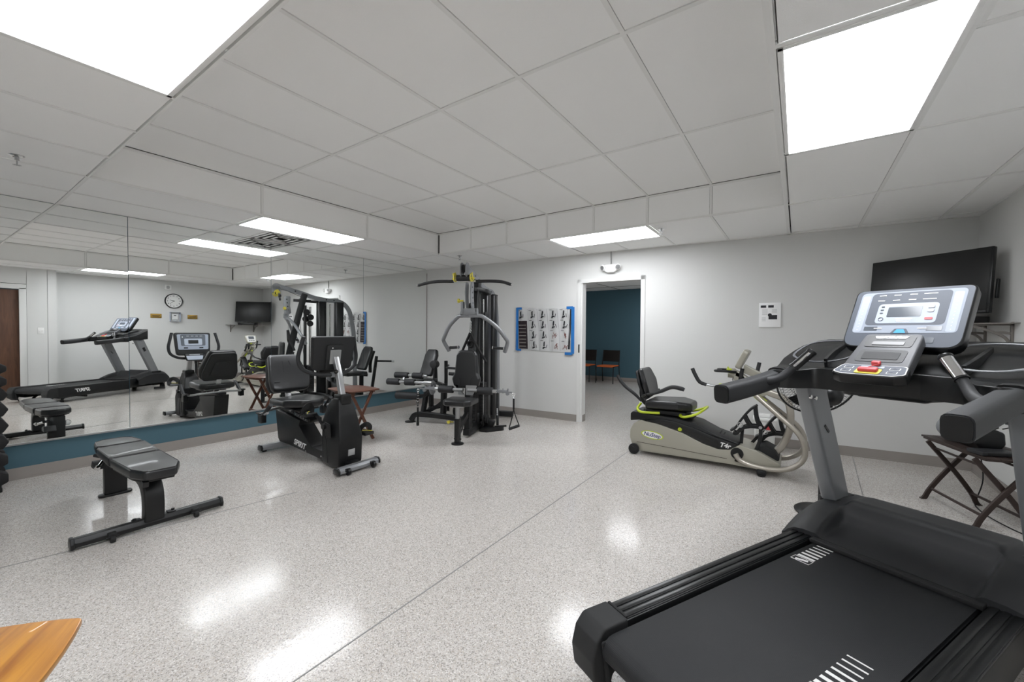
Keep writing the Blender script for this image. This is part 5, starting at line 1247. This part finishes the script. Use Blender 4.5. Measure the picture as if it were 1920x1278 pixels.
    f = B(GI); f.tube([(.85, -.60, .55), (.84, -.60, .75), (.80, -.56, .95)], 1, sec=(.05, .04), up=(0, 1, 0)); f.tube([(.95, -.50, .12), (.93, -.45, .50), (.90, -.42, .84)], 1, sec=(.045, .045), up=(0, 1, 0)); f.tube([(.90, -.75, .12), (.95, -.5, .12)], 1, sec=(.06, .06), smooth=False); obj('leg_back_post', f, 'frame', t)
    f = B(GI); f.tube([(.92, -.43, .75), (.80, -.28, .745), (.74, -.20, .743)], .018); lg = obj('side_handle', f, 'foam', t)
    f = B(GI); f.cyl((.74, -.20, .743), (.71, -.165, .742), .021); obj('handle_ring', f, 'satin', lg)
    f = B(GI); f.cyl((1.08, -.82, .82), (1.11, -.92, .82), .062, bev=.012); f.cyl((1.09, -.86, .82), (1.1, -.9, .55), .014); obj('hold_down_pad', f, 'foam', t)
    f = B(GI); f.cyl((1.16, -.62, .66), (1.30, -.57, .655), .026); f.cyl((1.08, -.60, .745), (1.22, -.54, .74), .018); obj('wing_grip', f, 'foam', t)
    # leg rollers
    ux = Vector((.939, .344, 0))
    def Gp(x, y, z): p = Vector((2.15, -1.15, 0)) + ux * x + Vector((-.344, .939, 0)) * y; return (p.x, p.y, z)
    for x0, x1, y, z, r_ in ((-1.42, -1.20, .38, .665, .045), (-1.13, -.96, .38, .665, .045), (-1.50, -1.30, .30, .575, .047), (-1.21, -1.05, .30, .575, .047), (-1.38, -1.02, .35, .37, .055)):
        f = B(GI); f.cyl(Gp(x0, y, z), Gp(x1, y, z), r_, n=24, bev=.01); obj('leg_roller', f, 'foam', t)
    f = B(GI); f.cyl(Gp(-1.25, .38, .665), Gp(-.90, .38, .665), .018); f.cyl(Gp(-1.32, .30, .575), Gp(-.90, .30, .575), .022); f.cyl(Gp(-.90, .30, .575), Gp(-.78, .30, .575), .033); f.tube([Gp(-1.255, .34, .60), Gp(-1.255, .38, .68)], 1, sec=(.03, .03), smooth=False); f.torus(Gp(-.95, .375, .665), .022, .007, (1, .35, 0)); obj('roller_axle', f, 'satin', t)
    f = B(GI); f.lathe([(.0, -.01), (.10, -.01), (.105, 0), (.10, .01), (0, .01)], c=Gp(-.80, .36, .50), axis=(.939, .344, 0)); f.lathe([(0, -.015), (.06, -.015), (.06, .015), (0, .015)], c=Gp(-.83, .42, .52), axis=(.94, .344, 0)); obj('cam_disc', f, 'gunmetal', t)
    f = B(GI); f.tube([Gp(-.86, .34, .52), Gp(-.90, .34, .40), Gp(-1.0, .36, .37)], 1, sec=(.04, .05)); f.lathe([(0, -.02), (.085, -.02), (.07, 0), (.085, .02), (0, .02)], c=Gp(-.62, .50, .22), axis=(.7, .7, 0)); f.lathe([(0, -.02), (.075, -.02), (.06, 0), (.075, .02), (0, .02)], c=Gp(-.48, .48, .16), axis=(.9, .3, 0)); obj('lever_arm', f, 'frame', t)
    f = B(GI); f.cyl(Gp(-.50, .28, .04), Gp(-.50, .24, .04), .022); f.cyl(Gp(-.44, .28, .04), Gp(-.54, .28, .04), .008); obj('foot_knob', f, 'yellow', t)
multigym()

# ================================================================== ADJUSTABLE BENCH (local X towards the front bar)
def bench():
    t = thing('weight_bench', 'black adjustable weight bench with three vinyl pads at the left', 'bench', (1.65, -4.46, 0), 0)
    pads = [([(-.56, -.06), (-.50, -.115), (-.295, -.14), (-.295, .14), (-.50, .115), (-.56, .06)], .045), ([(-.275, -.142), (.135, -.155), (.135, .125), (-.275, .14)], .015), ([(.155, -.155), (.56, -.14), (.69, -.10), (.70, .06), (.56, .115), (.155, .125)], .03)]
    for k, (p, r_) in enumerate(pads):
        f = B(); f.prism(rpoly(p, r_, 4), 'xy', .375, .435, bev=.016, seg=4); pd = obj('seat_pad', f, 'vinyl', t, sm=60)
        f = B(); f.prism([(x * .93 + (0.02 if k == 2 else 0) , y * .9) for x, y in p], 'xy', .36, .376, bev=.002); obj('pad_board', f, 'blk', pd)
        f = B(); q = [(x, y, .4345) for x, y in rpoly([(a * .985 + (-.006 if k == 0 else .006 if k == 2 else 0), b_ * .93) for a, b_ in p], r_, 4)]; f.tube(q, .0025, n=6, smooth=False, closed=True); obj('pad_piping', f, 'blk_gloss', pd)
    f = B(); f.box((-.0, 0, .345), (.95, .06, .035), bev=.005); f.box((-.28, 0, .33), (.30, .10, .03), bev=.005); f.prism(rpoly([(-.06, .36), (.28, .36), (.20, .28), (.08, .27)], .02), 'xz', -.04, .04, bev=.004); f.box((.66, -.09, .355), (.03, .03, .035), rot=(0, 20, 0)); obj('under_frame', f, 'frame', t)
    f = B(); f.tube([(.47, -.005, .06), (.475, -.005, .16), (.455, -.005, .24), (.39, -.005, .30), (.27, -.005, .325), (.10, -.005, .335)], 1, sec=(.105, .085, .3), up=(0, 0, 1) if False else (1, 0, 1), sub=7); obj('curved_leg', f, 'frame', t)
    f = B(); f.box((-.475, 0, .18), (.055, .135, .35), bev=.008); f.prism(rrect(.075, .20, .035, -.475, 0), 'xy', 0, .02, bev=.006); rl = obj('rear_leg', f, 'frame', t)
    f = B(); f.tube([(-.44, -.07, .30), (-.35, -.12, .27)], .012, smooth=False); f.lathe([(0, 0), (.018, 0), (.02, .012), (.01, .03), (0, .03)], c=(-.35, -.12, .27), axis=(.7, -.5, 0)); f.cyl((-.44, .09, .26), (-.35, .11, .25), .03); obj('adjuster_pin', f, 'chrome', t)
    f = B(); f.prism(rpoly([(-.64, .215), (-.50, .215), (-.50, .25), (-.56, .27), (-.60, .27)], .01), 'xz', -.11, -.02, bev=.01); f.cyl((-.50, -.06, .31), (-.56, -.10, .32), .014); obj('end_handle', f, 'foam', t)
    f = B(); f.prism(rpoly([(.44, .018), (.50, .018), (.505, .045), (.49, .072), (.45, .072), (.435, .045)], .01), 'xz', -.375, .375, bev=.002); fb = obj('front_bar', f, 'frame', t)
    for s in (-1, 1):
        f = B(); f.prism(rpoly([(.434, .012), (.506, .012), (.511, .045), (.494, .078), (.446, .078), (.429, .045)], .012), 'xz', *sorted((s * .372, s * .392)), bev=.006); f.cyl((.508, s * .372, .045), (.512, s * .372, .045), .007); obj('bar_end_cap', f, 'blk', fb)
        f = B(); f.cyl((.530, s * .215 - .012, .022), (.530, s * .215 + .012, .022), .022, bev=.004); f.box((.515, s * .215, .045), (.035, .04, .03), bev=.006); f.cyl((.53, s * .215 - .03, .035), (.53, s * .215 + .03, .035), .006); obj('transport_wheel', f, 'rubber', fb)
        f = B(); f.box((.47, s * .09, .076), (.05, .045, .008), bev=.003); f.cyl((.47, s * .10, .078), (.47, s * .10, .09), .010, n=6); obj('bracket_bolt', f, 'frame', fb)
bench()

# ================================================================== DUMBBELLS ON THEIR RACK
def dumbbells():
    t = thing('dumbbell_rack', 'black vertical dumbbell rack cut off by the left picture edge', 'dumbbell rack', (.20, -5.03, 0), 0)
    for x in (.022, .078):
        f = B(); f.tube([(x, -.14, .04), (x, -.075, 1.12)], 1, sec=(.028, .05), up=(0, 1, 0), smooth=False); obj('post', f, 'frame', t)
    f = B(); f.box((.04, -.05, .02), (.34, .22, .04), bev=.01); f.box((.10, .04, .03), (.10, .04, .055), bev=.008); obj('foot', f, 'frame', t)
    zs = [.99, .885, .78, .66, .53, .40, .255, .11]; rs = [.040, .044, .052, .060, .062, .062, .063, .064]
    ang_ = ['uppermost on', 'second from the top of', 'third from the top of', 'fourth from the top of', 'fourth from the bottom of', 'third from the bottom of', 'second from the bottom of', 'lowest on']
    for k, z in enumerate(zs):
        f = B()
        for x in (.022, .078): f.tube([(x, -.11, z - .005), (x, .0, z - .022), (x, .085 - rs[k], z - .024), (x, .115 - rs[k], z - .008)], 1, sec=(.016, .012), up=(0, 0, 1))
        obj('cradle', f, 'frame', t)
        r_ = rs[k]; ln = .14 + .012 * k
        cx, cy = .25, -4.92 - r_ * 1.0 - .012
        d = thing('dumbbell', 'black rubber hex dumbbell, %s the rack at the left edge' % ang_[k], 'dumbbell', (cx, cy, z), 0, 'hex dumbbells on the rack')
        f = B(); f.cyl((-.07, 0, 0), (.07, 0, 0), .013); obj('handle', f, 'chrome', d)
        for s in (-1, 1):
            flip = 0 if k in (0, 1, 6, 7) else 30
            g = B(); pr = [((r_ * 1.05) * math.cos(R(60 * q + (30 if not flip else 0))), (r_ * 1.05) * math.sin(R(60 * q + (30 if not flip else 0)))) for q in range(6)]
            g.prism(pr, 'yz', *sorted((s * .055, s * (.055 + ln * .45))), bev=.010, seg=2); obj('head', g, 'rubber', d)
dumbbells()

# ================================================================== FOLDING WOODEN TABLES
def tray_table(loc, rz, h, w, d, wood_, label, th=.016):
    t = thing('folding_tray_table', label, 'table', (loc[0], loc[1], 0), rz, 'wooden folding tray tables')
    out = []
    n = 8
    cor = [(-w / 2, -d / 2), (w / 2, -d / 2), (w / 2, d / 2), (-w / 2, d / 2)]
    for i in range(4):
        a, b_ = Vector(cor[i]), Vector(cor[(i + 1) % 4]); nrm = Vector((-(b_ - a).y, (b_ - a).x)).normalized()
        for k in range(n):
            u = k / n; out.append(tuple(a.lerp(b_, u) + nrm * (-.029 * (1 - (2 * u - 1) ** 2))))
    f = B(); f.prism(rpoly(out, [.02 if k % n == 0 else 0 for k in range(4 * n)], 3), 'xy', h - th, h, bev=.004); obj('tabletop', f, wood_, t)
    for sx in (-1, 1):
        x = sx * (w / 2 - .07)
        for s in (-1, 1):
            xx = x + s * .011
            f = B(); f.tube([(xx, s * (d / 2 - .055), 0), (xx, -s * (d / 2 - .055), h - th - .012)], 1, sec=(.034, .018, .15), up=(1, 0, 0), smooth=False); obj('leg', f, wood_, t)
    f = B(); f.cyl((-w / 2 + .07, d / 2 - .09, .10), (w / 2 - .07, d / 2 - .09, .10), .010); f.cyl((-w / 2 + .07, -d / 2 + .09, .10), (w / 2 - .07, -d / 2 + .09, .10), .010); f.box((0, d / 2 - .05, h - th - .016), (w - .1, .03, .022), bev=.002); f.box((0, -d / 2 + .05, h - th - .016), (w - .1, .03, .022), bev=.002); obj('stretcher', f, wood_, t)
    return t
tray_table((1.17, -2.31), -4, .615, .50, .40, 'walnut', 'reddish brown folding tray table behind the exercise bike')
tray_table((4.291, -5.424), -33, .60, .50, .40, 'oak', 'golden oak tray table cut off at the lower left corner')

# ================================================================== BROWN METAL TABLE AND WHAT STANDS ON IT
def metal_table():
    t = thing('folding_metal_table', 'dark brown slatted folding table near the right wall under the television', 'table', (6.704, -.978, 0), 17)
    L_, W_ = .50, .31; h = .50
    # local Y runs towards the far wall, X to the right wall
    f = B()
    for k in range(5): f.box((-.114 + .072 * k, 0, h - .006), (.069, .68, .012), bev=.002)
    obj('tabletop', f, 'brown_metal', t)
    f = B(); 
    for s in (-1, 1): f.box((.03 + s * .165, 0, h - .018), (.02, .64, .014), bev=.002); f.box((.03, s * .31, h - .018), (.34, .02, .014), bev=.002)
    obj('apron', f, 'brown_metal', t)
    for sy in (-1, 1):
        for s in (-1, 1):
            y = sy * (.255 - (.012 if s > 0 else -.012))
            f = B(); f.tube([(s * .165, y, .0), (s * .150, y, .02), (s * .118, y, .09), (s * .02, y, .24), (-s * .155, y, h - .03)], 1, sec=(.030, .018, .2), up=(0, 1, 0), sub=4)
            f.box((s * .167, y, .004), (.03, .03, .008), bev=.002); obj('leg', f, 'brown_metal', t)
    f = B()
    for s in (-1, 1): f.cyl((s * .118, -.25, .09), (s * .118, .25, .09), .010); f.cyl((s * .11, -.25, .42), (s * .11, .25, .42), .008)
    obj('stretcher', f, 'brown_metal', t)
    return t
metal_table()
t = thing('boombox', 'black rounded portable stereo with grey end dome on the brown metal table', 'stereo', (6.694, -.945, .501), 17)
f = B(); f.prism(rpoly([(-.05, 0), (.05, 0), (.082, .05), (.075, .13), (0, .165), (-.075, .13), (-.082, .05)], .03, 5), 'xz', -.17, .22, bev=.02, seg=4); obj('body', f, 'blk_gloss', t, sm=50)
f = B(); f.lathe([(0, 0), (.078, 0), (.084, .02), (.075, .05), (.045, .07), (0, .075)], c=(0, .22, .083), axis=(0, 1, 0)); obj('end_dome', f, 'gunmetal', t)
f = B(); f.box((-.0, -.0, .163), (.05, .20, .012), bev=.004); f.cyl((.02, -.14, .15), (.03, -.17, .17), .006); obj('control_strip', f, 'blk', t)
t = thing('radio_tray', 'slim dark grey media box at the front edge of the metal table', 'media box', (6.725, -1.205, .50), 25)
f = B(); f.box((0, 0, .017), (.22, .12, .026), bev=.005); obj('case', f, 'hood', t)
f = B(); f.box((0, -.061, .018), (.16, .002, .012)); obj('front_strip', f, 'screen', t)
f = B()
for sx in (-1, 1):
    for sy in (-1, 1): f.cyl((sx * .09, sy * .045, 0), (sx * .09, sy * .045, .005), .008)
obj('foot', f, 'rubber', t)
f = B(); f.tube([(6.80, -1.07, .66), (6.86, -1.05, .67), (6.92, -1.02, .60), (6.945, -1.0, .45), (6.95, -1.02, .25), (6.965, -1.10, .08), (6.95, -1.30, .006), (6.86, -1.22, .006), (6.78, -1.0, .006), (6.76, -.80, .006), (6.78, -.68, .02), (6.82, -.66, .20), (6.80, -.64, .44)], .004, n=6)
tag(obj('power_cord', f, 'rubber'), 'thin black power cord hanging from the metal table to the floor', 'cord')

# ================================================================== PEDESTAL FAN
def fan():
    t = thing('pedestal_fan', 'black pedestal fan turned to the wall behind the treadmill', 'fan', (5.785, -1.60, 0), 0)
    f = B(); f.lathe([(0, 0), (.16, 0), (.165, .012), (.15, .025), (.05, .04), (.03, .07), (0, .07)]); obj('base', f, 'blk', t)
    f = B(); f.cyl((0, 0, .05), (0, 0, .60), .020); f.cyl((0, 0, .50), (0, 0, .83), .028, bev=.005); f.box((0, -.02, .85), (.07, .07, .10), bev=.015); obj('pole', f, 'blk_gloss', t)
    c = Vector((-.01, .0, .925)); ax = Vector((-.36, 1, .36)).normalized()
    f = B(); f.lathe([(0, -.20), (.05, -.19), (.08, -.14), (.09, -.04), (.08, .02), (0, .02)], c=c, axis=ax); 
    mo = obj('motor_housing', f, 'blk_gloss', t, sm=60)
    f = B(); f.cyl(c - ax * .03 + Vector((0, 0, .085)), c - ax * .03 + Vector((0, 0, .11)), .014); f.box(c - ax * .10 + Vector((0, 0, -.07)), (.06, .07, .06), bev=.015); obj('tilt_knob', f, 'blk_gloss', mo)
    rot = Vector((0, 0, 1)).rotation_difference(ax).to_matrix().to_4x4(); mm_ = Matrix.Translation(c) @ rot
    rad = .26
    for nm, sgn in (('rear_grille', -1), ('front_grille', 1)):
        f = B(mm_)
        for k in range(64):
            a = 2 * PI * k / 64; ca, sa = math.cos(a), math.sin(a)
            f.tube([(ca * .07, sa * .07, .09 + sgn * .075), (ca * .17, sa * .17, .09 + sgn * .068), (ca * .25, sa * .25, .09 + sgn * .03), (ca * rad, sa * rad, .09)], .0013, n=4, sub=2)
        for q, zz in ((.07, .075), (.12, .072), (.17, .066), (.235, .045)): f.torus((0, 0, .09 + sgn * zz), q, .0014, n=40, k=4)
        if sgn > 0: f.cyl((0, 0, .16), (0, 0, .17), .07)
        obj(nm, f, 'frame', t)
    f = B(mm_); f.torus((0, 0, .09), rad, .007, n=48, k=8); obj('rim', f, 'blk_gloss', t)
    f = B(mm_); f.cyl((0, 0, .06), (0, 0, .12), .035); hb = obj('blade_hub', f, 'blk_gloss', t)
    for k in range(3):
        a0 = 2 * PI * k / 3
        f = B(mm_); f.grid(lambda u, v, a0=a0: ((.03 + .195 * u) * math.cos(a0 + (v - .5) * (.75 + .5 * u)), (.03 + .195 * u) * math.sin(a0 + (v - .5) * (.75 + .5 * u)), .09 + (v - .5) * .05), 8, 6, thick=.002); obj('blade', f, 'blk', hb)
fan()

# white bin and box behind the stepper
t = thing('waste_bin', 'small white waste bin with red mark behind the stepper pedals', 'bin', (5.33, .16, 0), 3.6)
f = B(); f.prism(rrect(.22, .24, .03), 'xy', 0, .34, bev=.008, warp=lambda c: (c.x * (.82 + .18 * c.z / .34), c.y * (.82 + .18 * c.z / .34), c.z)); obj('body', f, 'white', t)
f = B(); f.prism(rrect(.235, .255, .03), 'xy', .33, .36, bev=.008); f.prism(rrect(.12, .08, .02, 0, 0), 'xy', .36, .40, bev=.01); obj('lid', f, 'white', t)
f = B(); f.box((.03, -.118, .26), (.08, .003, .04), rot=(-5, 0, 0)); obj('red_mark', f, 'red', t)

# ------------------------------------------------------------------ pieces that can be told apart become parts of their own
def split_loose(base):
    for o in [o for o in bpy.data.objects if o.type == 'MESH' and o.name.split('.')[0] == base]:
        bm = bmesh.new(); bm.from_mesh(o.data); seen = set(); isl = []
        for v in bm.verts:
            if v in seen: continue
            st = [v]; seen.add(v); fs = set()
            while st:
                a = st.pop(); fs.update(a.link_faces)
                for e in a.link_edges:
                    w = e.other_vert(a)
                    if w not in seen: seen.add(w); st.append(w)
            isl.append([[v.index for v in f.verts] for f in fs])
        if len(isl) > 1:
            co = [v.co.copy() for v in bm.verts]; mt = o.data.materials[0]; nm = o.name
            for k, fl in enumerate(isl):
                idx = sorted({i for f in fl for i in f}); mp = {i: j for j, i in enumerate(idx)}
                me = bpy.data.meshes.new(base); me.from_pydata([co[i] for i in idx], [], [[mp[i] for i in f] for f in fl]); me.materials.append(mt); smooth(me)
                if k == 0: o.data = me
                else: n = bpy.data.objects.new(base, me); COL.objects.link(n); n.parent = o.parent
        bm.free()
for base_ in ('yellow_guard', 'grip_ring', 'pedal_link', 'lever_arm', 'stretcher', 'pulley_head', 'wing_grip', 'cam_disc', 'roller_axle', 'guide_rod', 'chain_ring', 'rear_lever', 'lime_latch', 'key', 'mast_knob', 'levelling_foot', 'transport_wheel', 'bracket_bolt', 'arch_bolt', 'screw', 'bolt', 'printed_legend'):
    split_loose(base_)
